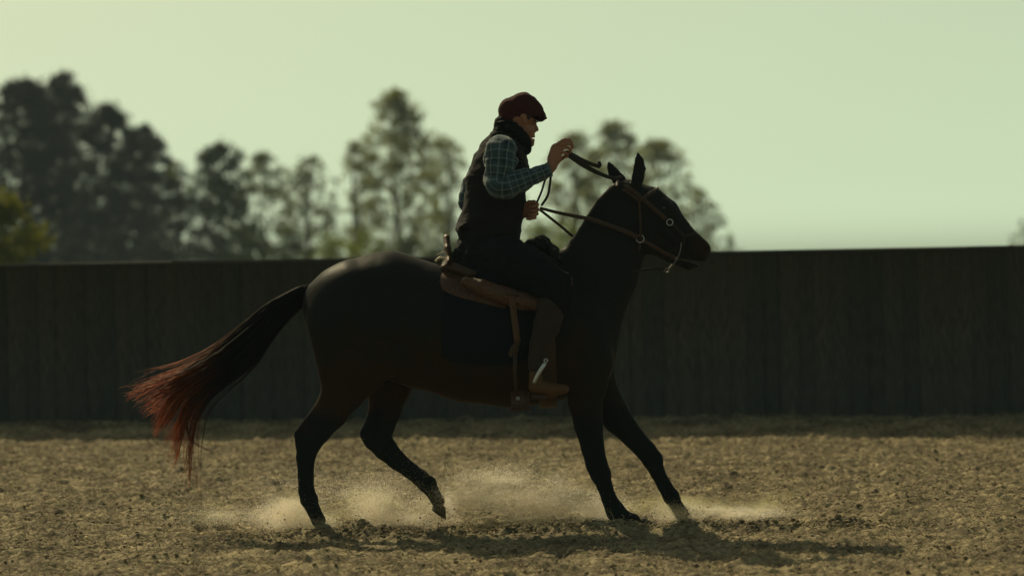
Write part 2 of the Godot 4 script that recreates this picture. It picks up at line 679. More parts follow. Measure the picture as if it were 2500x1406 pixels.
func ground() -> void:
	n_wide.seed = 2
	n_wide.frequency = 0.9
	n_clump.seed = 3
	n_clump.frequency = 2.7
	n_clump.fractal_octaves = 4
	n_clump.fractal_gain = 0.6
	n_fine.seed = 4
	n_fine.frequency = 16.0
	n_pit.seed = 77
	n_pit.noise_type = FastNoiseLite.TYPE_CELLULAR
	n_pit.cellular_return_type = FastNoiseLite.RETURN_DISTANCE
	n_pit.frequency = 1.5
	n_fine.fractal_octaves = 2
	# the land round the arena, to the horizon
	var pm := PlaneMesh.new()
	pm.size = Vector2(700, 700)
	var g := part("ground", pm, M.grass, self, Vector3(0, -0.16, 0))
	g.set_meta("kind", "structure")
	# arena sand, with its clumps and hoof marks as relief
	var xs := steps(-4.9, 4.9, 0.021, -30, 30)
	var zs := steps(-11.8, 4.0, 0.025, -21, 32)
	var o := empty()
	var V := PackedVector3Array()
	var C := PackedColorArray()
	V.resize(xs.size() * zs.size())
	C.resize(V.size())
	var patch := FastNoiseLite.new()
	patch.seed = 12
	patch.frequency = 1.6
	var at := 0
	for z in zs:
		for x in xs:
			var y := sand_height(x, z)
			if from_fence(x, z) < -0.35: y = -0.3
			V[at] = Vector3(x, y, z)
			var k := 0.5 + 0.5 * clampf(patch.get_noise_2d(x, z) * 1.5 + 1.3 * n_fine.get_noise_2d(x * 1.3 + 9.0, z * 0.8), -1.0, 1.0)
			C[at] = Color(0.07, 0.051, 0.032).lerp(Color(0.30, 0.245, 0.143), k)
			at += 1
	o.v = V
	o.c = C
	var I := PackedInt32Array()
	var w := xs.size()
	I.resize((w - 1) * (zs.size() - 1) * 6)
	var q := 0
	for j in zs.size() - 1:
		for i in w - 1:
			var a := j * w + i
			I[q] = a
			I[q + 1] = a + 1
			I[q + 2] = a + w
			I[q + 3] = a + 1
			I[q + 4] = a + w + 1
			I[q + 5] = a + w
			q += 6
	o.i = I
	var N := PackedVector3Array()
	N.resize(V.size())
	for k in range(0, I.size(), 3):
		var nn := (V[I[k + 2]] - V[I[k]]).cross(V[I[k + 1]] - V[I[k]])
		N[I[k]] += nn
		N[I[k + 1]] += nn
		N[I[k + 2]] += nn
	for k in N.size(): N[k] = N[k].normalized()
	o.n = N
	part("arena_sand", commit(o), M.sand, self).set_meta("kind", "structure")
	clods()

func clods() -> void:
	# crumbs of sand
	var st := SurfaceTool.new()
	st.begin(Mesh.PRIMITIVE_TRIANGLES)
	var ico := SphereMesh.new()
	ico.radial_segments = 6
	ico.rings = 3
	ico.radius = 1.0
	ico.height = 1.5
	st.append_from(ico, 0, Transform3D())
	var mm := MultiMesh.new()
	mm.transform_format = MultiMesh.TRANSFORM_3D
	mm.use_colors = true
	mm.mesh = st.commit()
	mm.instance_count = 40000
	for k in mm.instance_count:
		var x := rng.randf_range(-5.0, 5.0)
		var z := rng.randf_range(-10.5, 4.0)
		if rng.randf() < 0.12:
			x = rng.randf_range(-1.6, 2.3)
			z = 0.36 + rng.randfn(0.0, 0.13)
		var s := 0.003 + 0.010 * pow(rng.randf(), 3.5)
		var b := Basis.from_euler(Vector3(rng.randf() * TAU, rng.randf() * TAU, rng.randf() * TAU)).scaled(Vector3(s * rng.randf_range(0.8, 1.6), s * rng.randf_range(0.6, 1.0), s * rng.randf_range(0.8, 1.6)))
		mm.set_instance_transform(k, Transform3D(b, Vector3(x, sand_height(x, z) + s * 0.35, z)))
		mm.set_instance_color(k, Color(0.09, 0.066, 0.040).lerp(Color(0.26, 0.21, 0.12), rng.randf()))
	var o := MultiMeshInstance3D.new()
	o.name = "sand_crumbs"
	o.multimesh = mm
	o.material_override = M.clod
	add_child(o)
	tag(o, "loose brown crumbs of sand strewn over the arena surface", "sand crumbs", "", "stuff")
	# shredded fibre mixed into the surface
	var f := empty()
	var pts := []
	var rad := []
	for i in 7:
		pts.append(Vector3(i / 6.0 - 0.5, 0.16 * sin(i * 0.9), 0.12 * cos(i * 1.3)))
		rad.append(0.017)
	tube(f, pts, rad, 3, 1.0, false)
	mm = MultiMesh.new()
	mm.transform_format = MultiMesh.TRANSFORM_3D
	mm.use_colors = true
	mm.mesh = commit(f)
	mm.instance_count = 75000
	for k in mm.instance_count:
		var x := rng.randf_range(-5.0, 5.0)
		var z := rng.randf_range(-11.0, 4.0)
		var s := rng.randf_range(0.03, 0.10)
		var b := Basis.from_euler(Vector3(rng.randfn(0, 0.6), rng.randf() * TAU, rng.randfn(0, 0.45))).scaled_local(Vector3.ONE * s)
		mm.set_instance_transform(k, Transform3D(b, Vector3(x, sand_height(x, z) + s * 0.08, z)))
		mm.set_instance_color(k, Color(0.12, 0.09, 0.055).lerp(Color(0.40, 0.34, 0.21), pow(rng.randf(), 1.5)))
	o = MultiMeshInstance3D.new()
	o.name = "surface_fibre"
	o.multimesh = mm
	o.material_override = M.clod
	add_child(o)
	tag(o, "pale shredded fibres mixed into the arena sand", "fibre", "", "stuff")

func chamfered(size: Vector3, e: float) -> ArrayMesh:   # a box with its long edges taken off; y is its length
	var st := SurfaceTool.new()
	st.begin(Mesh.PRIMITIVE_TRIANGLES)
	var x := size.x / 2
	var z := size.z / 2
	var r := [Vector2(-x, -z + e), Vector2(-x, z - e), Vector2(-x + e, z), Vector2(x - e, z), Vector2(x, z - e), Vector2(x, -z + e), Vector2(x - e, -z), Vector2(-x + e, -z)]
	for k in 8:
		var a: Vector2 = r[k]
		var b: Vector2 = r[(k + 1) % 8]
		var p := [Vector3(a.x, 0, a.y), Vector3(b.x, 0, b.y), Vector3(a.x, size.y, a.y), Vector3(b.x, size.y, b.y)]
		for i in [0, 2, 1, 1, 2, 3]: st.add_vertex(p[i])
	for k in range(1, 7):
		for i in [0, k, k + 1]: st.add_vertex(Vector3(r[i].x, size.y, r[i].y))
		for i in [0, k + 1, k]: st.add_vertex(Vector3(r[i].x, 0, r[i].y))
	st.generate_normals()
	return st.commit()

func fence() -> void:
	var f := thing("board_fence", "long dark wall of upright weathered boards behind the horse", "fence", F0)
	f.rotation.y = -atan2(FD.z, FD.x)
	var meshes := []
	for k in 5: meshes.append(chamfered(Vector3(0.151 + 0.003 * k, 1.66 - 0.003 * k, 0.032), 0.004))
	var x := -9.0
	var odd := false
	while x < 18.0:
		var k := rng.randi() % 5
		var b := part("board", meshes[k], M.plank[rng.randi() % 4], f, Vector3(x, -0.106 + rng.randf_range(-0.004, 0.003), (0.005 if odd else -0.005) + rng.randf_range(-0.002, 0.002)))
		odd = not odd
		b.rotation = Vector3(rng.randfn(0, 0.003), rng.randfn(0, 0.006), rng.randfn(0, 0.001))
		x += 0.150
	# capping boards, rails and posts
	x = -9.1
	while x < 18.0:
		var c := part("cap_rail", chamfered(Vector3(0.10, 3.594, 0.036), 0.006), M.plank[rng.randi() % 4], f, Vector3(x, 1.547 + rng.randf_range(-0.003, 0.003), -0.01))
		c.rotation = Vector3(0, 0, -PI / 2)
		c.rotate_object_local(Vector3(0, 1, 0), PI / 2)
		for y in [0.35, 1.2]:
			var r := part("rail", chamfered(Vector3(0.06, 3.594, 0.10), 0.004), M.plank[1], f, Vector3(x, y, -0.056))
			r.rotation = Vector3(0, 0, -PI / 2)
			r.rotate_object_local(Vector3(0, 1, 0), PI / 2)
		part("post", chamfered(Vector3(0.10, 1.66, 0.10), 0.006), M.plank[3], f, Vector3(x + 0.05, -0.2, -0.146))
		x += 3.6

# ------------------------------------------------------------------ the horse
func horse() -> void:
	var h := thing("horse", "dark bay horse cantering across the sand with its tail streaming", "horse")
	var f := Field.new(Vector3(-1.28, -0.03, -0.36), Vector3(1.18, 2.17, 0.36), 0.0095)
	f.chain(J(TORSO), 0.05, 0.02)
	# croup, hips, shoulders, breast
	f.chain(J([[812, 742, 58, 0, 1.5], [872, 696, 58, 0, 1.8], [950, 686, 64, 0, 1.75], [1060, 716, 58, 0, 1.7]]), 0.07)
	f.chain(J([[770, 722, 22, 0, 1.2], [800, 716, 40, 0, 1.0]]), 0.05)
	f.chain(J([[1290, 700, 70, 0, 0.9], [1370, 668, 56, 0, 0.8], [1420, 680, 70, 0, 0.7]]), 0.06)
	# neck
	f.chain(J([[1410, 770, 112, 0, 0.72], [1440, 700, 103, 0, 0.58], [1462, 662, 98, 0, 0.5], [1490, 612, 84, 0, 0.47], [1514, 560, 73, 0, 0.46], [1532, 515, 62, 0, 0.50], [1538, 490, 47, 0, 0.58]]), 0.05, 0.015)
	f.chain(J([[1395, 655, 30, 0, 0.9], [1420, 600, 28, 0, 0.7], [1452, 545, 26, 0, 0.7], [1480, 502, 26, 0, 0.7], [1510, 472, 26, 0, 0.9], [1532, 464, 22, 0, 1.2]]), 0.03)
	# head: skull, cheek, nose, muzzle
	f.chain(J([[1541, 478, 34, 0, 1.1], [1585, 497, 42, 0, 1.05], [1622, 522, 38, 0, 1.05], [1655, 562, 32, 0, 0.95], [1688, 592, 27, 0, 0.95], [1708, 608, 26, 0, 1.0]]), 0.03, 0.012)
	f.chain(J([[1572, 552, 58, 0, 0.72], [1594, 572, 50, 0, 0.72], [1628, 597, 36, 0, 0.72], [1658, 616, 25, 0, 0.9]]), 0.03, 0.012)
	f.chain(J([[1700, 604, 26, 0, 1.15], [1716, 610, 18, 0, 1.4], [1714, 626, 14, 0, 1.4], [1707, 633, 10, 0, 1.5]]), 0.018)
	f.chain(J([[1640, 622, 22, 0, 0.9], [1664, 634, 17, 0, 1.1], [1683, 643, 18, 0, 1.2]]), 0.012)
	f.chain(J([[1692, 642, 9, 0, 1.8], [1702, 649, 5, 0, 2.3]]), 0.010)
	f.chain(J([[1640, 628, 3.5, 0, 9.0], [1712, 644, 3.5, 0, 9.0]]), 0.006, 0.004, true)
	for s in [-1.0, 1.0]:
		f.chain(J([[1604, 497, 11, 0.058 * s, 0.9], [1624, 500, 13, 0.072 * s, 0.8], [1634, 512, 8, 0.066 * s, 0.8]]), 0.015)      # brow
		f.chain(J([[1612, 560, 10, 0.085 * s, 0.5], [1652, 588, 6, 0.066 * s, 0.6]]), 0.012)                                       # facial crest
		f.chain(J([[1722, 600, 7.5, 0.040 * s, 0.7], [1728, 610, 6, 0.034 * s, 0.7]]), 0.008, 0.006)                                # nostril rim
		f.chain(J([[1724, 606, 4.2, 0.050 * s, 1.6], [1720, 612, 2.5, 0.052 * s, 1.6]]), 0.005, 0.004, true)                        # nostril
	# ears
	f.chain(J([[1553, 454, 14, 0.058, 0.8], [1557, 434, 15, 0.064, 0.6], [1561, 412, 15, 0.068, 0.5], [1560, 392, 11, 0.070, 0.5], [1557, 376, 4, 0.070, 0.7]]), 0.014)
	f.chain(J([[1526, 458, 16, -0.050, 0.8], [1512, 438, 16, -0.058, 0.6], [1499, 420, 13, -0.062, 0.5], [1491, 406, 9, -0.064, 0.5], [1488, 396, 3.5, -0.064, 0.7]]), 0.014)
	f.chain(J([[1564, 425, 4, 0.084, 1.0], [1563, 398, 3, 0.084, 1.0]]), 0.008, 0.005, true)
	# hind leg on the viewer's side
	var z := 0.135
	f.chain(J([[852, 790, 98, z, 0.62], [862, 862, 92, z, 0.55], [856, 905, 76, z, 0.55], [842, 948, 55, z, 0.62], [812, 1003, 41, z + 0.01, 0.7], [778, 1048, 33, z + 0.01, 0.75], [758, 1078, 29, z + 0.01, 0.72], [749, 1112, 23, z + 0.01, 0.75], [749, 1160, 19, z + 0.01, 0.85], [751, 1196, 19, z + 0.01, 0.9], [757, 1216, 21, z + 0.01, 1.0], [768, 1242, 16, z + 0.01, 1.05], [780, 1266, 18, z + 0.01, 1.1]]), 0.035, 0.012)
	f.chain(J([[800, 985, 20, z, 0.6], [760, 1028, 16, z + 0.01, 0.6], [735, 1058, 14, z + 0.01, 0.7], [738, 1085, 12, z + 0.01, 0.7]]), 0.03)
	f.chain(J([[930, 880, 40, z + 0.03, 0.7], [905, 915, 34, z + 0.02, 0.7]]), 0.06)
	# far hind leg, coming forward
	z = -0.12
	f.chain(J([[880, 800, 95, z, 0.6], [925, 870, 82, z, 0.6], [948, 940, 56, z, 0.65], [938, 1000, 41, z, 0.72], [926, 1046, 34, z, 0.75], [918, 1072, 33, z, 0.7], [938, 1098, 29, z, 0.72], [968, 1128, 23, z, 0.78], [1000, 1152, 20, z, 0.85], [1024, 1170, 20, z, 0.9], [1042, 1186, 22, z, 1.0], [1056, 1208, 16, z, 1.05], [1068, 1228, 17, z, 1.1]]), 0.035, 0.012)
	f.chain(J([[915, 1020, 18, z, 0.6], [892, 1060, 16, z, 0.7], [905, 1080, 13, z, 0.7]]), 0.03)
	# foreleg on the viewer's side, taking the weight
	z = 0.125
	f.chain(J([[1392, 800, 84, z, 0.55], [1425, 880, 70, z, 0.6], [1430, 935, 52, z, 0.68], [1428, 978, 42, z, 0.75], [1436, 1035, 35, z, 0.8], [1446, 1090, 28, z, 0.85], [1456, 1132, 26, z, 0.9], [1466, 1155, 25, z, 0.9], [1475, 1182, 19, z, 0.85], [1487, 1215, 18, z, 0.85], [1500, 1240, 22, z, 0.95], [1512, 1254, 21, z, 1.0], [1532, 1262, 15, z, 1.1], [1546, 1266, 16, z, 1.15]]), 0.035, 0.012)
	f.chain(J([[1476, 1205, 9, z, 0.7], [1496, 1252, 14, z, 0.8], [1504, 1268, 9, z, 0.8]]), 0.02)
	# leading foreleg on the far side
	z = -0.125
	f.chain(J([[1395, 820, 80, z, 0.55], [1435, 905, 66, z, 0.6], [1472, 970, 44, z, 0.7], [1510, 1026, 36, z, 0.78], [1548, 1070, 27, z, 0.85], [1580, 1104, 25, z, 0.9], [1596, 1126, 25, z, 0.9], [1608, 1156, 18, z, 0.85], [1626, 1190, 17, z, 0.85], [1642, 1216, 20, z, 0.95], [1656, 1240, 15, z, 1.05], [1668, 1258, 17, z, 1.1]]), 0.035, 0.012)
	f.chain(J([[1440, 885, 50, 0, 1.6], [1462, 905, 30, 0, 1.8]]), 0.05)
	f.bumps = FastNoiseLite.new()
	f.bumps.seed = 9
	f.bumps.frequency = 6.0
	f.bump = 0.002
	var o := empty()
	f.net(o)
	# pigment of the coat: black points, brown flanks and muzzle
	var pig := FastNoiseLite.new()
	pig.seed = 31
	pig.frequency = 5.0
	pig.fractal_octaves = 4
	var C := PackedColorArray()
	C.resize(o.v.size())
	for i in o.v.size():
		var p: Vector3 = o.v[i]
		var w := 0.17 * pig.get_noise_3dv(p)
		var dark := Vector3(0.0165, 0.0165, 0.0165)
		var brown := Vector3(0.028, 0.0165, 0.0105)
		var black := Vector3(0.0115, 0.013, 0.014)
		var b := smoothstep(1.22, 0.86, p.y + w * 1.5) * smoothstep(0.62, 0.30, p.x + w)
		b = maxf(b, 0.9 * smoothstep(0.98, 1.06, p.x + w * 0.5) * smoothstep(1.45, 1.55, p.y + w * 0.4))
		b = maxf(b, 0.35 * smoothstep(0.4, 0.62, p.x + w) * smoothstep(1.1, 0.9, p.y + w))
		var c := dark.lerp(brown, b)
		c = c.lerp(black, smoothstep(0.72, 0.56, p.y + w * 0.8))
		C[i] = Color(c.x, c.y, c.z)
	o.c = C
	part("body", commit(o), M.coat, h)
	# eyes
	for s in [-1.0, 1.0]:
		var e := SphereMesh.new()
		e.radius = 0.019
		e.height = 0.034
		part("eye", e, M.eye, h, S(1620, 507, 0.078 * s))
	# hooves: coronet, toe direction and tilt
	hoof(h, S(786, 1273, 0.145), -0.10, 1.0)
	hoof(h, S(1072, 1232, -0.12), -0.6, 0.9)
	hoof(h, S(1554, 1265, 0.125), 0.30, 1.0)
	hoof(h, S(1675, 1266, -0.125), -0.25, 1.0)
	tail(h)

func hoof(h: Node3D, at: Vector3, tilt: float, s: float) -> void:
	var st := SurfaceTool.new()
	st.begin(Mesh.PRIMITIVE_TRIANGLES)
	st.set_smooth_group(0)
	var rings := []
	for r in 7:
		var u: float = [0.0, 0.06, 0.3, 0.6, 0.9, 1.0, 1.0][r]
		var k: float = [0.0, 1.0, 1.0, 1.0, 1.0, 0.97, 0.0][r]
		var ring := []
		for i in 18:
			var a := TAU * i / 18
			var fr := cos(a)
			var x := (fr * (0.044 + 0.017 * u) if fr > 0 else fr * (0.040 + 0.008 * u)) + u * 0.030
			ring.append(Vector3((x - u * 0.03) * k + u * 0.03, -0.064 * u, sin(a) * (0.042 + 0.016 * u) * k) * s)
		rings.append(ring)
	for r in 6:
		for i in 18:
			var a: Vector3 = rings[r][i]
			var b: Vector3 = rings[r][(i + 1) % 18]
			var c: Vector3 = rings[r + 1][i]
			var d: Vector3 = rings[r + 1][(i + 1) % 18]
			for v in [a, c, b, b, c, d]: st.add_vertex(v)
	st.generate_normals()
	part("hoof", st.commit(), M.hoof, h, at).rotation.z = tilt

func tail(h: Node3D) -> void:
	var o := empty()
	# the dock, a tapered core under the hair
	var core := curve([S(785, 718), S(745, 722), S(690, 752), S(640, 795), S(600, 835)], 16)
	var rad := []
	for i in 17: rad.append(lerpf(0.040, 0.016, i / 16.0))
	tube(o, core, rad, 10, 1.0, true, Color(0.008, 0.008, 0.009))
	# locks: each runs along the tail's curve, keeps its place across it, and fans out at the end
	var spine := [Vector2(775, 708), Vector2(722, 735), Vector2(660, 785), Vector2(605, 842), Vector2(545, 892), Vector2(475, 940), Vector2(415, 985), Vector2(372, 1022)]
	var half := [10.0, 30.0, 41.0, 45.0, 48.0, 57.0, 78.0, 100.0]
	var sc := curve(spine, 56)
	var r2 := RandomNumberGenerator.new()
	r2.seed = 21
	var wave := FastNoiseLite.new()
	wave.seed = 4
	wave.frequency = 0.8
	for k in 2300:
		var v := clampf(r2.randfn(0.0, 0.52), -1.15, 1.15)      # across, + is the upper side
		var w := r2.randfn(0.0, 0.45)
		var clump := floorf(v * 7.0) / 7.0
		var reach := clampf(0.80 + 0.16 * wave.get_noise_2d(clump * 9.0, floorf(w * 3.0)) * 2.0 + r2.randfn(0.0, 0.10), 0.35, 1.06)
		if absf(v) > 0.9: reach *= r2.randf_range(0.45, 1.0)
		var start := r2.randf() * 0.30
		var pts := []
		var rr := []
		var n := 13
		var droop := maxf(0.0, -v + 0.15) * 95.0 + r2.randf() * 20.0
		var ph := r2.randf() * 6.0
		var wob := r2.randf_range(1.0, 5.0)
		var curl := wave.get_noise_2d(clump * 13.0 + 5.0, floorf(w * 2.0) * 3.0) * 2.0 + maxf(0.0, -v) * 0.9
		for i in n:
			var u: float = start + (reach - start) * i / (n - 1.0)
			var fi := clampf(u * 56.0, 0.0, 56.0)
			var q: Vector2 = sc[mini(int(fi), 55)].lerp(sc[mini(int(fi) + 1, 56)], fi - int(fi))
			if u > 1.0: q += (sc[56] - sc[54]) * (u - 1.0) * 28.0
			var hv := u * 7.0
			var hw := lerpf(half[mini(int(hv), 6)], half[mini(int(hv) + 1, 7)], clampf(hv - minf(int(hv), 6), 0.0, 1.0))
			var nrm := Vector2(-0.60, -0.80).lerp(Vector2(0.15, -1.0), smoothstep(0.6, 0.1, u))
			# the ends gather into locks
			var vv := lerpf(v, clump + 0.07, smoothstep(0.6, 1.0, u) * 0.75)
			q += nrm.normalized() * vv * hw
			var tip := smoothstep(0.62, 1.02, u)
			q += Vector2(0.35 * droop, 0.95 * droop) * tip * tip
			q += Vector2(-0.6, -0.2) * maxf(0.0, v) * 46.0 * tip
			q += Vector2(0.5, -0.7) * sin(u * 9.0 + ph) * wob * smoothstep(0.2, 0.9, u)
			q += Vector2(0.75, 0.65) * curl * tip * tip * tip * 42.0
			var zz := w * (0.03 + 0.05 * u) + 0.015 * wave.get_noise_2d(u * 3.0 + ph * 10.0, k * 0.01)
			pts.append(S(q.x, q.y, zz))
			rr.append(lerpf(0.0027, 0.0006, pow(float(i) / (n - 1), 1.6)) * (0.8 if absf(v) > 0.9 else 1.0))
		var base := o.v.size() as int
		tube(o, pts, rr, 3, 1.0, false)
		# hair black at the root, bleached chestnut ends with backlit glow painted in
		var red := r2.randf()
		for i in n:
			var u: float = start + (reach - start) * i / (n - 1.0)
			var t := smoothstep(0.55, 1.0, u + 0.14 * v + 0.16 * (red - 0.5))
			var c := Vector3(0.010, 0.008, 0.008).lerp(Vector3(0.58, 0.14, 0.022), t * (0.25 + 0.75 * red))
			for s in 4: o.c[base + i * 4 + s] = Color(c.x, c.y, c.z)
	# one long loose lock under the tail
	var loose := curve([S(520, 935), S(470, 985), S(455, 1030), S(462, 1068), S(485, 1088), S(515, 1102)], 24)
	for k in 5:
		var pts := []
		var rr := []
		for i in 25:
			pts.append(loose[i] + Vector3(0.004 * sin(k * 2.0), 0.004 * cos(k * 1.3), 0.003 * k))
			rr.append(lerpf(0.0032, 0.001, i / 24.0))
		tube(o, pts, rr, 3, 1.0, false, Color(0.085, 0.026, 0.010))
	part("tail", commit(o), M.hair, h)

# ------------------------------------------------------------------ saddle and bridle
func V2(list: Array) -> Array:
	return list.map(func(p): return Vector2(p[0], p[1]))

func saddlery() -> void:
	var pad := thing("saddle_pad", "dark navy saddle blanket lying on the horse's back under the saddle", "saddle pad")
	for s in [-1.0, 1.0]:
		part("blanket_side", panel(V2([[1078, 672], [1130, 664], [1200, 662], [1280, 662], [1352, 668]]), V2([[1082, 868], [1125, 884], [1200, 888], [1270, 880], [1330, 850]]), 0.006, 0.014, s), M.pad, pad)
	var sad := thing("saddle", "tan leather saddle with upright cantle and black fleece pommel", "saddle")
	# seat across the back
	part("seat", blob(Vector3(-0.40, 1.36, -0.24), Vector3(0.40, 1.66, 0.24), 0.011, [
		[J([[1095, 652, 20, 0, 4.0], [1150, 668, 24, 0, 4.0], [1230, 664, 26, 0, 3.6], [1310, 646, 24, 0, 3.2], [1352, 636, 22, 0, 2.8]]), 0.02]]), M.leather, sad)
	var cantle := part("cantle", blob(Vector3(-0.43, 1.40, -0.20), Vector3(-0.28, 1.69, 0.20), 0.007, [
		[J([[1090, 580, 8.5, 0, 3.2], [1092, 604, 9, 0, 6.0], [1097, 632, 9, 0, 8.0], [1098, 650, 9, 0, 8.4]]), 0.01],
		[J([[1084, 650, 8, 0, 9.0], [1096, 640, 8, 0, 9.0]]), 0.02]]), M.tan, sad)
	part("strap", strap([S(1066, 622, 0.03), S(1080, 616, 0.03), S(1098, 612, 0.03)], [0.024], 0.006, Vector3(-0.4, 1, 0)), M.rawhide, cantle)
	part("buckle", ring_mesh(S(1078, 628, 0.045), 0.012, 0.003), M.steel, cantle)
	part("strap", tube_mesh(curve([S(1064, 638, 0.06), S(1074, 630, 0.07), S(1090, 632, 0.08), S(1098, 628, 0.08)], 10), [0.007, 0.007, 0.008, 0.008, 0.008, 0.008, 0.008, 0.008, 0.008, 0.007, 0.006], 8), M.rawhide, cantle)
	for s in [-1.0, 1.0]:
		part("skirt", panel(V2([[1066, 640], [1072, 642], [1100, 655], [1160, 670], [1230, 690]]), V2([[1070, 660], [1078, 700], [1105, 718], [1160, 734], [1235, 752]]), 0.022, 0.012, s), M.tan, sad)
		part("flap", panel(V2([[1372, 608], [1382, 612], [1390, 622]]), V2([[1374, 700], [1386, 712], [1398, 696]]), 0.020 if s > 0 else 0.018, 0.014, s), M.tan, sad)
		var zr := 0.335
		part("thigh_roll", blob(S(1115, 775, zr - 0.08), S(1325, 660, zr + 0.08), 0.008, [
			[J([[1140, 688, 13, zr - 0.05, 1.0], [1175, 700, 19, zr - 0.03, 1.0], [1225, 718, 22, zr - 0.01, 1.0], [1275, 734, 22, zr, 1.0], [1305, 740, 17, zr, 1.0]]), 0.02]], 0.004, 14.0), M.tan, sad).scale.z = s
		# stirrup leather, buckle keeper and hooded wooden stirrup
		var zl: float = 0.372 * s
		part("stirrup_leather", strap(curve([S(1249, 706, zl), S(1252, 745, zl + 0.012 * s), S(1258, 790, zl + 0.012 * s), S(1263, 832, zl + 0.008 * s)], 10), [0.036], 0.007), M.tan, sad)
		part("keeper", strap([S(1236, 714, zl + 0.012 * s), S(1264, 718, zl + 0.012 * s)], [0.022], 0.012), M.leather, sad)
		part("fender", blob(S(1232, 872, minf(zl - 0.03, zl + 0.03)), S(1276, 820, maxf(zl - 0.03, zl + 0.03)), 0.006, [
			[J([[1264, 832, 6, zl, 0.8], [1256, 848, 10, zl, 0.5], [1248, 860, 8, zl, 0.5]]), 0.01]]), M.leather, sad)
		part("stirrup_strap", strap([S(1258, 856, zl), S(1257, 900, zl), S(1260, 948, zl)], [0.022], 0.006), M.leather, sad)
		var box := part("stirrup", stirrup_mesh(), M.leather, sad, S(1269, 974, zl))
		box.rotation.z = 0.03
		part("rivet", ring_mesh(Vector3(-0.01, 0.02, 0.048 * s), 0.007, 0.003), M.steel, box)
		part("girth", strap(girth_line(s), [0.10], 0.010, Vector3(0.0, -0.3, 1.0 * s)), M.leather, sad)
	part("pommel_fleece", blob(S(1268, 680, -0.17), S(1392, 560, 0.17), 0.008, [
		[J([[1296, 604, 18, 0, 3.0], [1322, 596, 19, 0, 3.2], [1346, 618, 18, 0, 3.4], [1360, 645, 15, 0, 3.8]]), 0.02]], 0.022, 26.0), M.fleece, sad)

func girth_line(s: float) -> Array:
	var out := []
	for i in 15:
		var a := PI * 0.5 * i / 14.0
		var y := 818.0 + 176.0 * sin(a)
		out.append(S(1332 + 6 * sin(a), y, s * maxf(0.001, (172.0 * 0.72 * cos(a)) / SC + 0.008)))
	return out

func stirrup_mesh() -> ArrayMesh:   # wooden box stirrup, open at the back
	var st := SurfaceTool.new()
	var b := func(size: Vector3, at: Vector3):
		var c := chamfered(size, 0.003)
		st.append_from(c, 0, Transform3D(Basis(), at - Vector3(0, size.y / 2, 0)))
	b.call(Vector3(0.105, 0.024, 0.095), Vector3(0, -0.043, 0))
	b.call(Vector3(0.012, 0.088, 0.095), Vector3(0.046, 0.012, 0))
	b.call(Vector3(0.088, 0.088, 0.012), Vector3(-0.006, 0.012, 0.040))
	b.call(Vector3(0.088, 0.088, 0.012), Vector3(-0.006, 0.012, -0.040))
	return st.commit()

func head_z(px: float, py: float) -> float:   # half width of the horse's head at a drawing point
	var best := 0.02
	for ch in [[[1541, 478, 34, 1.1], [1585, 497, 42, 1.05], [1622, 522, 38, 1.05], [1655, 562, 32, 0.95], [1688, 592, 27, 0.95], [1708, 608, 26, 1.0]], [[1572, 552, 58, 0.72], [1594, 572, 50, 0.72], [1628, 597, 36, 0.72], [1658, 616, 25, 0.9]], [[1490, 612, 84, 0.47], [1514, 560, 73, 0.46], [1532, 515, 62, 0.5]]]:
		for i in ch.size() - 1:
			var a := Vector2(ch[i][0], ch[i][1])
			var b := Vector2(ch[i + 1][0], ch[i + 1][1])
			var u := clampf((Vector2(px, py) - a).dot(b - a) / (b - a).length_squared(), 0.0, 1.0)
			var r := lerpf(ch[i][2], ch[i + 1][2], u)
			var q := 1.0 - (a.lerp(b, u)).distance_squared_to(Vector2(px, py)) / (r * r)
			if q > 0.0: best = maxf(best, sqrt(q) * r * lerpf(ch[i][3], ch[i + 1][3], u) / SC)
	return best

func on_head(list: Array, s: float, lift := 0.007, n := 12) -> Array:
	var out := []
	for p in curve(V2(list), n): out.append(S(p.x, p.y, s * (head_z(p.x, p.y) + lift)))
	return out

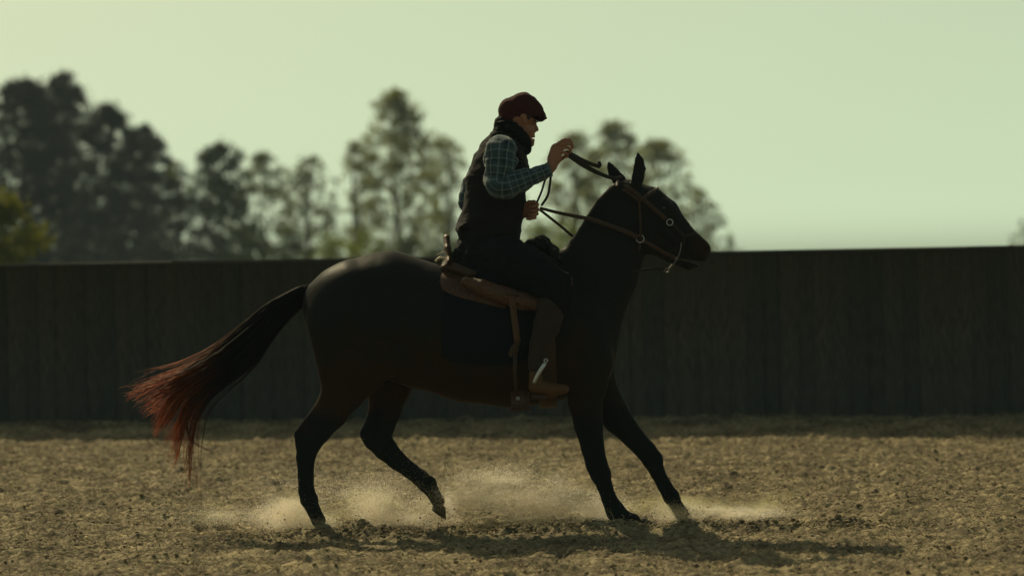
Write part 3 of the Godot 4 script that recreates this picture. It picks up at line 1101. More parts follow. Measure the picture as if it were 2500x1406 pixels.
func bridle() -> void:
	var b := thing("bridle", "brown leather bridle with steel rings on the horse's head", "bridle")
	for s in [-1.0, 1.0]:
		part("cheek_strap", strap(on_head([[1506, 452], [1530, 458], [1560, 479], [1592, 507], [1624, 535]], s, 0.012), [0.024], 0.006), M.leather, b)
		part("crown_strap", strap(on_head([[1508, 462], [1526, 466], [1545, 480], [1561, 492]], s, 0.010), [0.016], 0.006), M.leather, b)
		part("brow_strap", strap(on_head([[1560, 489], [1578, 478], [1598, 466]], s, 0.015), [0.020], 0.006), M.leather, b)
		part("throat_latch", strap(on_head([[1559, 486], [1562, 530], [1563, 575], [1560, 612]], s, 0.009), [0.013], 0.005), M.leather, b)
		part("ring", ring_mesh(S(1634, 543, s * (head_z(1634, 543) + 0.012)), 0.017, 0.0032), M.steel, b)
		part("nose_strap", strap(on_head([[1640, 548], [1658, 566], [1668, 582], [1664, 602]], s, 0.010), [0.020], 0.006), M.dark_leather, b)
		part("nose_strap", strap(on_head([[1666, 580], [1682, 574], [1694, 570]], s, 0.008), [0.018], 0.006), M.dark_leather, b)
		part("ring", ring_mesh(S(1562, 583, s * (head_z(1562, 583) + 0.014)), 0.021, 0.0032), M.steel, b)
		part("jaw_strap", strap(on_head([[1570, 588], [1592, 600], [1620, 616], [1646, 628]], s, 0.010), [0.022], 0.006), M.leather, b)
		part("bit_shank", tube_mesh(curve([S(1662, 592, 0.075 * s), S(1660, 612, 0.078 * s), S(1650, 636, 0.074 * s), S(1634, 656, 0.068 * s)], 8), [0.003, 0.003, 0.003, 0.003, 0.003, 0.003, 0.003, 0.003, 0.003], 7), M.bit, b)
		part("ring", ring_mesh(S(1628, 660, 0.066 * s), 0.011, 0.0025), M.bit, b)
		part("lead_strap", strap(curve([S(1624, 656, 0.066 * s), S(1590, 656, 0.062 * s), S(1556, 661, 0.060 * s), S(1530, 664, 0.068 * s)], 8), [0.016], 0.006), M.dark_leather, b)
	part("bit_mouthpiece", tube_mesh([S(1663, 622, -0.075), S(1663, 622, 0.075)], [0.006, 0.006], 8), M.steel, b)
	part("crown_piece", tube_mesh(curve([S(1507, 456, 0.06), S(1508, 446, 0.03), S(1509, 443, 0.0), S(1508, 446, -0.03), S(1507, 456, -0.06)], 10), [0.010, 0.010, 0.010, 0.010, 0.010, 0.010, 0.010, 0.010, 0.010, 0.010, 0.010], 8), M.leather, b)
	part("brow_band", tube_mesh(curve([S(1596, 467, 0.06), S(1604, 462, 0.03), S(1606, 460, 0.0), S(1604, 462, -0.03), S(1596, 467, -0.06)], 10), [0.009, 0.009, 0.009, 0.009, 0.009, 0.009, 0.009, 0.009, 0.009, 0.009, 0.009], 8), M.leather, b)
	# reins from the ring to the lower hand
	var near := curve([S(1556, 580, 0.155), S(1519, 563, 0.155), S(1480, 549, 0.145), S(1445, 537, 0.13), S(1403, 528, 0.10), S(1360, 519, 0.06), S(1318, 508, 0.045)], 24)
	var w := []
	for i in 25: w.append(lerpf(0.028, 0.016, pow(i / 24.0, 1.3)))
	part("rein", strap(near, w, 0.006), M.leather, b)
	part("rein", strap(curve([S(1556, 590, -0.15), S(1480, 625, -0.14), S(1405, 580, -0.11), S(1370, 552, -0.06), S(1318, 512, 0.015)], 24), [0.015], 0.006), M.leather, b)
	# the free ends of the reins, lifted in the raised hand
	var q := thing("rein_ends", "dark leather rein ends swung forward from the raised hand", "strap")
	part("lash", strap(curve([S(1378, 373, 0.215), S(1398, 387, 0.21), S(1430, 409, 0.19), S(1466, 427, 0.165), S(1500, 437, 0.15), S(1518, 432, 0.145)], 20), [0.020, 0.026, 0.032, 0.034, 0.034, 0.034, 0.032, 0.030, 0.028, 0.026, 0.025, 0.024, 0.023, 0.022, 0.022, 0.021, 0.020, 0.019, 0.017, 0.014, 0.010], 0.007), M.dark_leather, q)
	part("lash", strap(curve([S(1382, 374, 0.205), S(1410, 388, 0.195), S(1440, 402, 0.18), S(1464, 409, 0.17)], 14), [0.018, 0.024, 0.026, 0.026, 0.024, 0.022], 0.007), M.dark_leather, q)
	part("knot", blob(S(1448, 420, 0.15), S(1478, 390, 0.19), 0.003, [[J([[1463, 405, 5, 0.17], [1461, 399, 4.5, 0.17]]), 0.01]]), M.dark_leather, q)
	part("hanging_strap", strap(curve([S(1356, 398, 0.20), S(1340, 422, 0.19), S(1330, 442, 0.175), S(1322, 468, 0.14), S(1311, 494, 0.08)], 16), [0.012], 0.005), M.dark_leather, q)
	part("hanging_strap", strap(curve([S(1362, 396, 0.21), S(1346, 424, 0.20), S(1342, 450, 0.18), S(1337, 478, 0.14), S(1322, 502, 0.06)], 16), [0.014], 0.005), M.dark_leather, q)

# ------------------------------------------------------------------ the rider
func join(o: Dictionary, p: Dictionary) -> void:
	var base: int = o.v.size()
	o.v.append_array(p.v)
	o.n.append_array(p.n)
	var I: PackedInt32Array = p.i
	for k in I.size(): I[k] += base
	o.i.append_array(I)

func person() -> void:
	var h := thing("person", "rider in red flat cap, dark vest and checked shirt raising one hand", "person")
	# the body: trunk, limbs, head and hands in one mesh
	var o := empty()
	var f := Field.new(S(1085, 985, -0.48), S(1400, 265, 0.48), 0.011)
	f.chain(J([[1196, 612, 62, 0, 0.95], [1204, 540, 58, 0, 0.95], [1214, 440, 56, 0, 1.0], [1222, 385, 46, 0, 1.2], [1238, 345, 24, 0, 1.2], [1258, 312, 22, 0, 1.0]]), 0.03)
	for s in [-1.0, 1.0]:
		f.chain(J([[1212, 625, 50, 0.10 * s], [1300, 668, 38, 0.27 * s], [1360, 712, 27, 0.355 * s], [1340, 760, 25, 0.365 * s], [1312, 845, 17, 0.38 * s], [1306, 905, 13, 0.38 * s], [1310, 940, 12, 0.38 * s], [1375, 944, 9, 0.38 * s]]), 0.03)
	f.chain(J([[1228, 362, 26, 0.17], [1214, 452, 19, 0.235], [1218, 460, 19, 0.237], [1300, 434, 15, 0.23], [1342, 416, 11, 0.22]]), 0.03)
	f.chain(J([[1216, 366, 26, -0.17], [1140, 482, 19, -0.25], [1210, 512, 17, -0.16], [1282, 518, 12, -0.01]]), 0.03)
	f.net(o)
	# head
	f = Field.new(S(1222, 368, -0.105), S(1326, 238, 0.105), 0.0042)
	f.chain(J([[1262, 280, 36, 0, 0.92], [1276, 278, 35, 0, 0.92]]), 0.02)
	f.chain(J([[1278, 300, 29, 0, 0.98], [1284, 322, 22, 0, 1.05], [1289, 340, 14, 0, 1.2], [1294, 349, 9, 0, 1.1]]), 0.03)
	f.chain(J([[1296, 278, 12, 0, 2.0], [1303, 299, 6, 0, 3.0]]), 0.012)
	f.chain(J([[1304, 301, 3.4, 0, 1.1], [1309, 311, 3.8, 0, 1.3], [1311.5, 317, 4.0, 0, 1.5]]), 0.010)
	f.chain(J([[1306, 320, 3.2, 0.012, 1.2], [1306, 320, 3.2, -0.012, 1.2]]), 0.006)
	f.chain(J([[1302, 331, 4.2, 0, 3.0], [1304.5, 334, 2.4, 0, 4.0]]), 0.006)
	f.chain(J([[1303, 341, 2.8, 0, 3.5], [1298, 352, 6, 0, 1.6]]), 0.008)
	f.chain(J([[1298, 337.5, 1.2, 0, 12.0], [1309, 337.5, 1.2, 0, 12.0]]), 0.004, 0.003, true)
	for s in [-1.0, 1.0]:
		f.chain(J([[1303, 304, 4.5, 0.032 * s, 1.4], [1299, 305, 4.5, 0.042 * s, 1.2]]), 0.006, 0.004, true)       # eye socket
		f.chain(J([[1299.5, 305, 4.2, 0.031 * s, 1.2]]), 0.003)                                                     # eye
		f.chain(J([[1292, 316, 9, 0.042 * s, 0.8]]), 0.02)                                                          # cheekbone
		f.chain(J([[1281, 276, 6, 0.079 * s, 0.5], [1278, 286, 7, 0.083 * s, 0.45], [1282, 297, 5, 0.079 * s, 0.5], [1285, 302, 3.5, 0.076 * s, 0.6]]), 0.006)   # ear
		f.chain(J([[1283, 283, 3.2, 0.092 * s, 0.8], [1284, 290, 3, 0.090 * s, 0.8]]), 0.004, 0.003, true)
	var p := empty()
	f.net(p)
	join(o, p)
	# raised hand, closed on the rein ends
	f = Field.new(S(1326, 436, 0.12), S(1408, 330, 0.30), 0.0036)
	f.chain(J([[1338, 420, 12, 0.222, 0.85], [1346, 408, 12.5, 0.222, 0.8], [1352, 390, 16, 0.224, 0.62], [1358, 368, 15.5, 0.226, 0.58]]), 0.012)
	for g in [[[1361, 355, 4.7, 0.240], [1376, 345, 4.3, 0.246], [1388, 344, 3.9, 0.236], [1394, 351, 3.5, 0.222]],
			[[1365, 360, 4.8, 0.236], [1382, 352, 4.4, 0.246], [1394, 355, 4.0, 0.236], [1397, 363, 3.6, 0.220]],
			[[1367, 367, 4.6, 0.232], [1382, 362, 4.2, 0.242], [1391, 367, 3.8, 0.232], [1390, 375, 3.4, 0.218]],
			[[1366, 376, 4.3, 0.230], [1377, 375, 3.8, 0.238], [1384, 380, 3.4, 0.230], [1383, 386, 3.1, 0.218]]]:
		f.chain(J(g), 0.005, 0.004)
	f.chain(J([[1351, 392, 6.5, 0.205], [1364, 394, 5.2, 0.198], [1376, 386, 4.4, 0.200], [1384, 378, 3.8, 0.206]]), 0.008, 0.004)
	p = empty()
	f.net(p)
	join(o, p)
	# lower hand, a fist round the reins
	f = Field.new(S(1262, 552, -0.07), S(1328, 478, 0.11), 0.0036)
	f.chain(J([[1270, 522, 12, -0.02], [1284, 516, 14, 0.0, 0.8], [1294, 514, 16, 0.012, 0.7]]), 0.012)
	var fy := [497.0, 507.0, 517.0, 526.0]
	for k in 4:
		var y: float = fy[k]
		var b: float = [0.0, 2.0, 0.0, -5.0][k]
		f.chain(J([[1292, y + 2, 4.8, 0.010], [1306 + b, y, 4.6, 0.022], [1311 + b, y + 5, 4.2, 0.042], [1300 + b, y + 8, 4.0, 0.054], [1292 + b, y + 8, 3.6, 0.050]]), 0.005, 0.004)
	f.chain(J([[1282, 503, 6.5, 0.022], [1292, 494, 5.2, 0.040], [1304, 493, 4.5, 0.046], [1312, 498, 3.9, 0.044]]), 0.007, 0.004)
	p = empty()
	f.net(p)
	join(o, p)
	part("body", commit(o), M.skin, h)
	part("hair", blob(S(1212, 318, -0.11), S(1312, 236, 0.11), 0.005, [
		[J([[1254, 282, 32, 0, 0.98], [1266, 276, 34, 0, 0.98]]), 0.02],
		[J([[1288, 276, 6, 0.072, 0.6], [1291, 290, 4.5, 0.074, 0.6]]), 0.01], [J([[1288, 276, 6, -0.072, 0.6], [1291, 290, 4.5, -0.074, 0.6]]), 0.01]], 0.004, 60.0), M.hair_dark, h)
	# vest: trunk cloth with a ribbed hem and armholes
	f = Field.new(S(1098, 602, -0.27), S(1305, 308, 0.27), 0.008)
	f.chain(J([[1197, 566, 72, 0, 0.98], [1204, 520, 74, 0, 0.96], [1212, 450, 74, 0, 1.0], [1218, 410, 68, 0, 1.12], [1222, 376, 54, 0, 1.36], [1224, 350, 35, 0, 1.7]]), 0.03)
	f.chain(J([[1196, 562, 77, 0, 0.98], [1198, 550, 77, 0, 0.98]]), 0.012)
	f.chain(J([[1136, 548, 16, 0, 5.0], [1128, 556, 12, 0, 6.0]]), 0.03)
	f.chain(J([[1242, 350, 20, 0, 4.2], [1262, 372, 18, 0, 5.0], [1272, 410, 16, 0, 5.0]]), 0.04)
	f.bumps = FastNoiseLite.new()
	f.bumps.seed = 3
	f.bumps.frequency = 7.0
	f.bump = 0.016
	f.bump_scale = Vector3(0.8, 1.5, 0.8)
	p = empty()
	f.net(p)
	part("vest", commit(p), M.vest, h)
	# trousers: wide, gathered below the knee
	f = Field.new(S(1085, 775, -0.47), S(1418, 548, 0.47), 0.009)
	f.chain(J([[1196, 585, 70, 0, 1.0], [1188, 625, 78, 0, 0.98], [1176, 650, 60, 0, 1.1]]), 0.03)
	for s in [-1.0, 1.0]:
		f.chain(J([[1200, 632, 62, 0.08 * s], [1245, 642, 60, 0.19 * s], [1305, 666, 54, 0.29 * s, 0.95], [1350, 698, 44, 0.345 * s, 1.0], [1366, 724, 35, 0.365 * s, 1.0], [1362, 742, 28, 0.372 * s, 1.0]]), 0.04)
		f.chain(J([[1345, 735, 14, 0.385 * s], [1385, 742, 13, 0.365 * s]]), 0.03)
		f.chain(J([[1120, 640, 26, 0.07 * s], [1160, 668, 24, 0.15 * s], [1215, 690, 20, 0.24 * s]]), 0.04)
	f.bumps = FastNoiseLite.new()
	f.bumps.seed = 8
	f.bumps.frequency = 8.0
	f.bump = 0.020
	p = empty()
	f.net(p)
	part("trousers", commit(p), M.trousers, h)
	# scarf wound high round the neck
	part("scarf", blob(S(1195, 392, -0.14), S(1312, 282, 0.14), 0.0055, [
		[J([[1236, 308, 31, 0, 1.2], [1242, 318, 31, 0, 1.15], [1262, 336, 31, 0, 1.15], [1279, 352, 18, 0, 1.7], [1285, 368, 10, 0, 2.0]]), 0.02],
		[J([[1224, 302, 13, 0, 2.8], [1246, 318, 14, 0, 3.8], [1268, 340, 13, 0, 3.6]]), 0.012],
		[J([[1218, 322, 11, 0, 4.0], [1246, 342, 12, 0, 4.6], [1270, 362, 10, 0, 3.4], [1284, 375, 5, 0, 2.0]]), 0.012],
		[J([[1256, 312, 20, 0, 1.7], [1272, 332, 20, 0, 1.75], [1283, 352, 15, 0, 1.9], [1286, 368, 8, 0, 2.0]]), 0.015],
		[J([[1213, 305, 6, 0, 3.0], [1211, 314, 5, 0, 3.0]]), 0.006], [J([[1210, 322, 6, 0, 3.5]]), 0.006]], 0.010, 22.0, Vector3(0.7, 1.6, 0.7)), M.scarf, h)
	# flat cap
	f = Field.new(S(1206, 312, -0.13), S(1346, 216, 0.13), 0.0055)
	f.chain(J([[1249, 270, 33, 0, 1.12], [1278, 264, 38, 0, 1.08], [1300, 272, 28, 0, 1.2], [1318, 283, 15, 0, 1.9]]), 0.02)
	f.chain(J([[1240, 286, 21, 0, 1.7], [1230, 288, 11, 0, 2.4]]), 0.02)
	f.keep(func(q: Vector3) -> float:
		var a := S(1222, 312)
		var b := S(1284, 283)
		var c := S(1322, 298)
		var la := (a.y + (b.y - a.y) * (q.x - a.x) / (b.x - a.x)) - q.y
		var lb := (b.y + (c.y - b.y) * (q.x - b.x) / (c.x - b.x)) - q.y
		return minf(la, lb))
	f.bumps = FastNoiseLite.new()
	f.bumps.seed = 6
	f.bumps.frequency = 14.0
	f.bump = 0.006
	p = empty()
	f.net(p)
	var cap := part("cap", commit(p), M.cap, h)
	part("peak", blob(S(1286, 312, -0.10), S(1344, 268, 0.10), 0.004, [[J([[1308, 296, 3.2, 0, 18.0], [1324, 291, 3.2, 0, 16.0], [1333, 288, 3.0, 0, 10.0]]), 0.008]]), M.cap, cap)
	# shirt sleeves
	sleeve(h, [[1226, 352, 30, 0.15], [1224, 372, 40, 0.19], [1222, 398, 39, 0.212], [1219, 428, 35, 0.225], [1217, 450, 33, 0.235], [1232, 455, 33, 0.240], [1258, 448, 29, 0.240], [1290, 437, 24, 0.235], [1318, 426, 20, 0.228], [1332, 420, 19, 0.224], [1341, 416, 18.5, 0.221]])
	sleeve(h, [[1216, 360, 26, -0.15], [1190, 395, 32, -0.19], [1165, 435, 30, -0.225], [1144, 474, 26, -0.25], [1146, 494, 25, -0.25], [1175, 505, 24, -0.21], [1215, 512, 22, -0.14], [1255, 516, 20, -0.06], [1274, 519, 18, -0.02]])
	# gaiters, shoes and spurs
	for s in [-1.0, 1.0]:
		part("gaiter", blob(S(1268, 905, minf(0.28 * s, 0.48 * s)), S(1400, 725, maxf(0.28 * s, 0.48 * s)), 0.008, [[J([[1344, 748, 34, 0.370 * s, 0.9], [1334, 790, 32, 0.378 * s, 0.9], [1316, 838, 25, 0.385 * s, 0.9], [1307, 876, 20, 0.388 * s, 0.9], [1306, 890, 19, 0.388 * s, 0.9]]), 0.02]], 0.008, 12.0), M.gaiter, h)
		var shoe := part("shoe", blob(S(1268, 978, minf(0.30 * s, 0.46 * s)), S(1402, 885, maxf(0.30 * s, 0.46 * s)), 0.006, [
			[J([[1306, 905, 15, 0.388 * s], [1308, 938, 18, 0.388 * s], [1345, 946, 17, 0.388 * s, 1.1], [1376, 944, 11, 0.388 * s, 1.6]]), 0.02]]), M.shoe, h)
		part("heel", strap([S(1297, 962, 0.388 * s), S(1332, 964, 0.388 * s)], [0.028], 0.07), M.leather, shoe)
		part("spur", strap(curve([S(1330, 880, 0.432 * s), S(1318, 898, 0.436 * s), S(1308, 916, 0.436 * s), S(1303, 930, 0.432 * s)], 8), [0.016, 0.022, 0.022, 0.022, 0.020], 0.004), M.steel, shoe)
		part("spur_button", ring_mesh(S(1331, 875, 0.432 * s), 0.009, 0.004), M.steel, shoe)

func sleeve(h: Node3D, list: Array) -> void:
	var pc := []
	var rc := []
	for p in list:
		pc.append(S(p[0], p[1], p[3]))
		rc.append(Vector2(p[2] / SC, 0))
	var n := 110
	var sides := 40
	var cs := curve(pc, n)
	var rs := curve(rc, n)
	var wr := FastNoiseLite.new()
	wr.seed = 17
	wr.frequency = 9.0
	wr.fractal_octaves = 3
	var o := empty()
	var V := PackedVector3Array()
	var U := PackedVector2Array()
	var I := PackedInt32Array()
	var side := Vector3(0, 0, 1)
	var run := 0.0
	for i in n + 1:
		var p: Vector3 = cs[i]
		var dir: Vector3 = (cs[mini(i + 2, n)] - cs[maxi(i - 2, 0)]).normalized()
		side = (side - dir * side.dot(dir)).normalized()
		var up := dir.cross(side)
		if i > 0: run += p.distance_to(cs[i - 1])
		for k in sides + 1:
			var a := TAU * (k % sides) / sides
			var nn := side * cos(a) + up * sin(a)
			var q: Vector3 = p + nn * rs[i].x
			var fold := 0.012 * wr.get_noise_3dv(Vector3(q.x * 1.4, q.y * 1.4, q.z * 0.6)) + 0.004 * sin(run * 70.0 + 3.0 * sin(a * 2.0)) * (1.0 if i > 8 and i < n - 4 else 0.0)
			if i > n - 5: fold *= 0.3
			V.append(q + nn * fold * minf(1.0, rs[i].x / 0.05))
			U.append(Vector2(float(k) / sides, run))
	for i in n:
		for k in sides:
			var a := i * (sides + 1) + k
			var b := a + sides + 1
			I.append_array(PackedInt32Array([a, b, a + 1, a + 1, b, b + 1]))
	var N := PackedVector3Array()
	N.resize(V.size())
	for k in range(0, I.size(), 3):
		var nn := (V[I[k + 2]] - V[I[k]]).cross(V[I[k + 1]] - V[I[k]])
		for e in 3: N[I[k + e]] += nn
	for i in n + 1:
		var a := i * (sides + 1)
		N[a] += N[a + sides]
		N[a + sides] = N[a]
	for k in N.size(): N[k] = N[k].normalized()
	o.v = V
	o.n = N
	o.uv = U
	o.i = I
	part("sleeve", commit(o), M.plaid, h)

# ------------------------------------------------------------------ trees and shrubs beyond the fence
func leaf_mat(c: Color, back: Color) -> StandardMaterial3D:
	var m := mat(c, 0.75, 0.3)
	m.backlight_enabled = true
	m.backlight = back
	m.cull_mode = BaseMaterial3D.CULL_DISABLED
	m.vertex_color_use_as_albedo = true
	return m

func leaves(spots: Array, per: int, size: float, r: RandomNumberGenerator, tint: float) -> ArrayMesh:
	var o := empty()
	var V := PackedVector3Array()
	var N := PackedVector3Array()
	var C := PackedColorArray()
	var I := PackedInt32Array()
	for sp in spots:
		var rad: float = sp[1]
		for k in int(per * rad * rad * 4.0):
			var d := Vector3(r.randfn(), r.randfn() * 0.8, r.randfn()) * rad * 0.48
			var at: Vector3 = sp[0] + d
			var b := Basis.from_euler(Vector3(r.randf() * TAU, r.randf() * TAU, r.randf() * TAU))
			var s := size * r.randf_range(0.6, 1.3)
			var base := V.size()
			for q in [Vector3(0, 0, -s), Vector3(s * 0.42, s * 0.1, 0), Vector3(0, 0, s), Vector3(-s * 0.42, s * 0.1, 0)]:
				V.append(at + b * q)
				N.append(b.y)
			var t := 1.0 + tint * r.randf_range(-1.0, 1.0)
			for q in 4: C.append(Color(t, t, t * 0.95))
			I.append_array(PackedInt32Array([base, base + 1, base + 2, base, base + 2, base + 3]))
	o.v = V
	o.n = N
	o.c = C
	o.i = I
	return commit(o)

# kind: how many clumps to the cubic metre of crown, leaves to a clump, how open
func tree(x: float, z: float, top: float, half: float, kind: String, label: String, seed_: int) -> void:
	var r := RandomNumberGenerator.new()
	r.seed = seed_
	var t := thing("tree", label, "tree", Vector3(x, -0.16, z), "trees beyond the fence")
	var dense := kind == "dark" or kind == "green"
	var bottom := 0.9 if dense else 1.1
	var spots := []
	var vol := half * half * (top - bottom)
	half *= 1.32 if dense else 1.22
	var lobes := FastNoiseLite.new()
	lobes.seed = seed_
	lobes.frequency = 0.9
	var n := int(vol * (24.0 if dense else 19.0)) + 30
	for k in n:
		var u := r.randf()
		# crown outline: widest low, a rounded or pointed head
		var prof := sqrt(maxf(0.0, 1.0 - pow(u, 3.0))) * (0.7 + 0.3 * smoothstep(0.0, 0.25, u))
		if kind == "pale": prof = sqrt(maxf(0.0, 1.0 - pow(u, 1.9))) * (0.85 + 0.15 * smoothstep(0.0, 0.2, u))
		var a := r.randf() * TAU
		prof *= 1.0 + 0.38 * lobes.get_noise_3d(cos(a) * 1.2, u * 4.0, sin(a) * 1.2)
		var d := sqrt(r.randf()) * half * maxf(prof, 0.12)
		spots.append([Vector3(cos(a) * d, bottom + u * (top - bottom - 0.15), sin(a) * d), r.randf_range(0.14, 0.38) * (1.0 if dense else 0.82) * clampf(half / 1.4, 0.6, 1.1)])
	part("crown", leaves(spots, 110 if dense else 66, 0.10, r, 0.35), M["leaf_" + kind], t)
	var o := empty()
	var lean := Vector3(r.randfn() * 0.12, 0, r.randfn() * 0.12)
	var trunk := curve([Vector3(0, -0.2, 0), Vector3(0.05, top * 0.25, 0) + lean * 0.4, Vector3(-0.03, top * 0.55, 0) + lean, Vector3(0, top * 0.88, 0) + lean], 12)
	var rad := []
	for i in 13: rad.append(lerpf(0.020 * top + 0.03, 0.012, pow(i / 12.0, 0.8)))
	tube(o, trunk, rad, 8)
	part("trunk", commit(o), M.bark, t)
	for k in mini(14, spots.size()):
		var e: Vector3 = spots[k * spots.size() / 14 if spots.size() >= 14 else k][0]
		var i0 := clampi(int(e.y / top * 10.0) - 3, 1, 9)
		var s: Vector3 = trunk[i0]
		var b := curve([s, s.lerp(e, 0.5) + Vector3(0, 0.12, 0), e], 6)
		part("limb", tube_mesh(b, [0.035, 0.03, 0.026, 0.021, 0.016, 0.011, 0.006], 5), M.bark, t)

func shrub(x: float, z: float, top: float, half: float, m: Material, label: String, seed_: int, dens := 90) -> void:
	var r := RandomNumberGenerator.new()
	r.seed = seed_
	var t := thing("shrub", label, "shrub", Vector3(x, -0.16, z), "shrubs beyond the fence")
	var spots := []
	for k in int(half * half * top * 11.0) + 8:
		var u := r.randf()
		var prof := sqrt(maxf(0.0, 1.0 - pow(u, 2.4)))
		var a := r.randf() * TAU
		var d := sqrt(r.randf()) * half * prof
		spots.append([Vector3(cos(a) * d, 0.1 + u * (top - 0.05), sin(a) * d), r.randf_range(0.22, 0.42)])
	part("foliage", leaves(spots, dens, 0.085, r, 0.35), m, t)
	for k in 5:
		var e: Vector3 = spots[k][0]
		part("stem", tube_mesh(curve([Vector3(e.x * 0.1, -0.1, e.z * 0.1), Vector3(e.x * 0.5, e.y * 0.6, e.z * 0.5), e], 5), [0.03, 0.025, 0.02, 0.016, 0.012, 0.006], 5), M.bark, t)

func trees() -> void:
	M.bark = mat(lin(0.045, 0.035, 0.026), 0.95, 0.2)
	M.leaf_dark = leaf_mat(lin(0.026, 0.029, 0.021), Color(0.30, 0.33, 0.24))
	M.leaf_green = leaf_mat(lin(0.05, 0.065, 0.022), Color(0.55, 0.62, 0.3))
	M.leaf_airy = leaf_mat(lin(0.11, 0.115, 0.05), Color(0.9, 0.95, 0.55))
	M.leaf_pale = leaf_mat(lin(0.15, 0.155, 0.062), Color(1.0, 1.0, 0.6))
	M.leaf_yellow = leaf_mat(lin(0.13, 0.13, 0.012), Color(0.9, 0.9, 0.12))
	M.leaf_low = leaf_mat(lin(0.15, 0.165, 0.03), Color(0.9, 0.95, 0.28))
	var list := [
		[-20.5, -130, 9.7, 1.98, "dark", "broad dark tree with a lumpy crown cut by the photo's edge"],
		[-19.8, -138, 10.4, 1.54, "dark", "tallest dark tree, its round head above all the others"],
		[-16.4, -126, 8.5, 1.43, "dark", "dark tree on the shoulder below the tallest tree"],
		[-15.6, -132, 7.8, 1.49, "dark", "dark tree ending the slope of the big dark group"],
		[-14.0, -129, 6.3, 0.77, "airy", "thin see-through tree filling the dip beside the dark group"],
		[-12.3, -131, 7.0, 1.30, "green", "deep green tree with a ragged top above the horse's tail"],
		[-10.9, -137, 6.7, 1.53, "airy", "open tree full of sky gaps behind the horse's croup"],
		[-8.4, -128, 6.2, 1.3, "airy", "rounded open tree next to the pale pointed tree"],
		[-6.6, -133, 7.1, 1.06, "pale", "slender pale tree leaning on the tall pointed tree"],
		[-4.9, -136, 9.4, 2.06, "pale", "tall pale pointed tree behind the rider's back"],
		[-2.7, -129, 7.2, 1.20, "pale", "pale tree close behind the rider's shoulder"],
		[2.8, -132, 7.2, 1.65, "pale", "pale tree seen under the rider's raised hand"],
		[4.7, -138, 7.9, 1.8, "pale", "pale tree rising above the horse's ears"],
		[6.3, -130, 6.8, 1.85, "pale", "wide pale tree behind the horse's face"],
		[7.7, -126, 4.6, 1.15, "pale", "low pale tree sloping down by the horse's muzzle"],
		[9.3, -131, 2.9, 0.49, "airy", "small wispy sapling standing alone past the muzzle"],
		[21.8, -130, 3.3, 0.69, "airy", "scrap of a far tree at the end of the fence ahead of the horse"],
		[-0.5, -140, 5.6, 1.66, "pale", "pale tree hidden mostly behind the rider's vest"]]
	for i in list.size():
		var a: Array = list[i]
		tree(a[0], a[1], a[2], a[3], a[4], a[5], 100 + i)
	shrub(-9.95, -50, 3.0, 1.05, M.leaf_yellow, "sunlit yellow shrub rising over the fence in the corner", 200, 260)
	var low := [[-16.3, -112, 2.8, 1.06, "dark", "dark shrub beside the yellow shrub"], [-15.0, -116, 3.0, 1.17, "dark", "dark shrub under the big dark trees"], [-12.9, -113, 3.0, 1.15, "dark", "dark shrub below the bright gap in the trees"], [-11.2, -111, 3.1, 1.05, "dark", "dark shrub under the deep green tree"], [-9.9, -115, 3.2, 1.16, "green", "green shrub over the middle of the tail"], [-8.3, -112, 2.9, 0.91, "green", "green shrub over the root of the tail"], [-6.6, -109, 3.0, 0.96, "low", "bright green shrub over the horse's croup"], [-5.3, -110, 2.8, 1.05, "low", "bright green shrub left of the saddle's cantle"], [-3.7, -111, 2.5, 1.05, "green", "green shrub directly behind the cantle"], [-2.2, -110, 2.4, 0.90, "green", "green shrub hidden behind the rider's hips"], [0.9, -108, 2.9, 1.03, "low", "bright green shrub in front of the rider's belt"], [2.3, -111, 3.0, 0.90, "low", "bright green shrub between reins and horse's neck"], [3.8, -112, 2.6, 1.21, "pale", "pale shrub behind the horse's neck"], [5.3, -110, 2.5, 1.05, "pale", "pale shrub behind the horse's cheek"], [6.7, -111, 2.3, 0.75, "pale", "pale shrub behind the horse's nose"]]
	for i in low.size():
		var a: Array = low[i]
		shrub(a[0], a[1], a[2], a[3], M["leaf_" + a[4]], a[5], 210 + i)

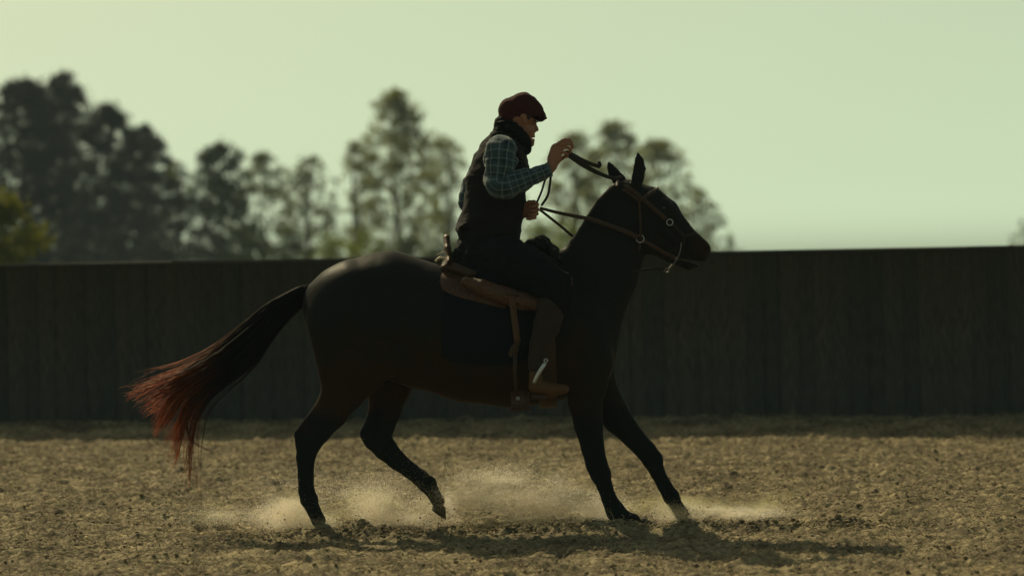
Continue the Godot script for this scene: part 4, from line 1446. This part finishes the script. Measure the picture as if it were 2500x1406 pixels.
# ------------------------------------------------------------------ dust kicked up by the hooves
func dust() -> void:
	var d := thing("dust_cloud", "yellow dust kicked up round the horse's hooves", "dust")
	var r := RandomNumberGenerator.new()
	r.seed = 55
	# drawing x, y, half width, half height, how many puffs, density
	for a in [[690, 1246, 64, 48, 14, 0.5, -0.5], [770, 1270, 90, 28, 10, 0.3, -0.5], [900, 1234, 80, 48, 14, 0.45, -0.6], [970, 1262, 90, 28, 8, 0.25, -0.6], [1240, 1210, 165, 70, 18, 0.14, -0.7], [1350, 1240, 200, 42, 12, 0.14, -0.7], [1660, 1252, 80, 28, 8, 0.5, -0.5], [1790, 1246, 125, 17, 12, 0.8, -0.5], [1150, 1165, 240, 85, 8, 0.05, -0.7], [560, 1258, 160, 26, 6, 0.25, -0.5], [800, 1276, 90, 18, 6, 0.6, 0.2], [1680, 1262, 50, 22, 6, 0.8, 0.05]]:
		for k in a[4]:
			var g := Vector2(r.randfn(), r.randfn()) * 0.5
			var s := r.randf_range(0.4, 1.1)
			var at := S(a[0] + g.x * a[2], a[1] + g.y * a[3], (-0.12 - 0.42 * s if a[6] < 0.0 else a[6]) + r.randfn() * 0.06)
			var turn := r.randfn() * 0.35
			var dens: float = a[5] / (0.6 * a[4]) * r.randf_range(0.5, 1.6)
			for shell in 3:
				var f := FogVolume.new()
				f.name = "puff"
				f.shape = RenderingServer.FOG_VOLUME_SHAPE_ELLIPSOID
				f.size = Vector3(a[2] * s * 1.7, a[3] * s * 1.7, (365.0 if a[6] < 0.0 else 110.0) * s) / SC * [1.0, 0.76, 0.5][shell]
				var fm := FogMaterial.new()
				fm.density = dens
				fm.albedo = lin(0.98, 0.88, 0.48)
				f.material = fm
				d.add_child(f, true)
				f.position = at + Vector3(r.randfn(), r.randfn() * 0.5, r.randfn()) * 0.02
				f.rotation.z = turn
	# the coarser grains in it, thin flakes of sand that the sun shines through
	var q := QuadMesh.new()
	q.size = Vector2(1, 1)
	var g := mat(lin(0.78, 0.52, 0.11), 0.9, 0.1)
	g.cull_mode = BaseMaterial3D.CULL_DISABLED
	g.backlight_enabled = true
	g.backlight = Color(1, 1, 1)
	var wisp := FastNoiseLite.new()
	wisp.seed = 91
	wisp.frequency = 3.2
	wisp.fractal_octaves = 3
	var at := PackedVector3Array()
	# drawing x, y, half width, half height, z, grains
	for a in [[690, 1250, 62, 44, -0.1, 24000], [755, 1275, 75, 20, 0.0, 9000], [905, 1242, 78, 40, -0.15, 24000], [970, 1270, 70, 20, -0.15, 8000], [1130, 1230, 80, 52, -0.2, 15000], [1235, 1220, 135, 54, -0.2, 48000], [1340, 1246, 175, 34, -0.2, 48000], [1470, 1260, 60, 22, -0.15, 9000], [1665, 1256, 60, 22, -0.15, 11000], [1800, 1256, 110, 13, -0.15, 16000], [1050, 1215, 360, 70, -0.25, 26000], [560, 1268, 150, 18, -0.2, 7000]]:
		var left: int = int(a[5] * 2.4)
		while left > 0:
			var p := S(a[0] + r.randfn() * 0.62 * a[2], a[1] + r.randfn() * 0.62 * a[3], a[4] + r.randfn() * 0.14)
			if p.y < 0.005 or wisp.get_noise_3dv(p * Vector3(0.8, 1.4, 0.8)) * 1.7 + 0.6 < r.randf(): 
				left -= 1 if r.randf() < 0.3 else 0
				continue
			at.append(p)
			left -= 1
	var mm := MultiMesh.new()
	mm.transform_format = MultiMesh.TRANSFORM_3D
	mm.mesh = q
	mm.instance_count = at.size()
	for k in at.size():
		var sz := r.randf_range(0.0008, 0.0020)
		mm.set_instance_transform(k, Transform3D(Basis.from_euler(Vector3(r.randf() * TAU, r.randf() * TAU, r.randf() * TAU)).scaled_local(Vector3.ONE * sz), at[k]))
	var o := MultiMeshInstance3D.new()
	o.name = "grains"
	o.multimesh = mm
	o.material_override = g
	d.add_child(o)
	o.set_meta("kind", "stuff")
	# clods flung off the hooves
	var lump := SphereMesh.new()
	lump.radial_segments = 6
	lump.rings = 3
	lump.radius = 1.0
	lump.height = 1.6
	mm = MultiMesh.new()
	mm.transform_format = MultiMesh.TRANSFORM_3D
	mm.use_colors = true
	mm.mesh = lump
	mm.instance_count = 170
	for k in 170:
		var a: Array = [[740, 1262, 60, 30], [1060, 1250, 60, 40], [1300, 1262, 120, 26], [1690, 1256, 60, 30]][k % 4]
		var p := S(a[0] + r.randfn() * a[2], a[1] + r.randfn() * a[3], r.randfn() * 0.15)
		p.y = maxf(p.y, sand_height(p.x, p.z) + 0.004)
		mm.set_instance_transform(k, Transform3D(Basis.from_euler(Vector3(r.randf() * TAU, r.randf() * TAU, 0)).scaled_local(Vector3.ONE * r.randf_range(0.002, 0.006)), p))
		mm.set_instance_color(k, Color(0.12, 0.085, 0.05))
	o = MultiMeshInstance3D.new()
	o.name = "flying_clods"
	o.multimesh = mm
	o.material_override = M.clod
	d.add_child(o)
	o.set_meta("kind", "stuff")
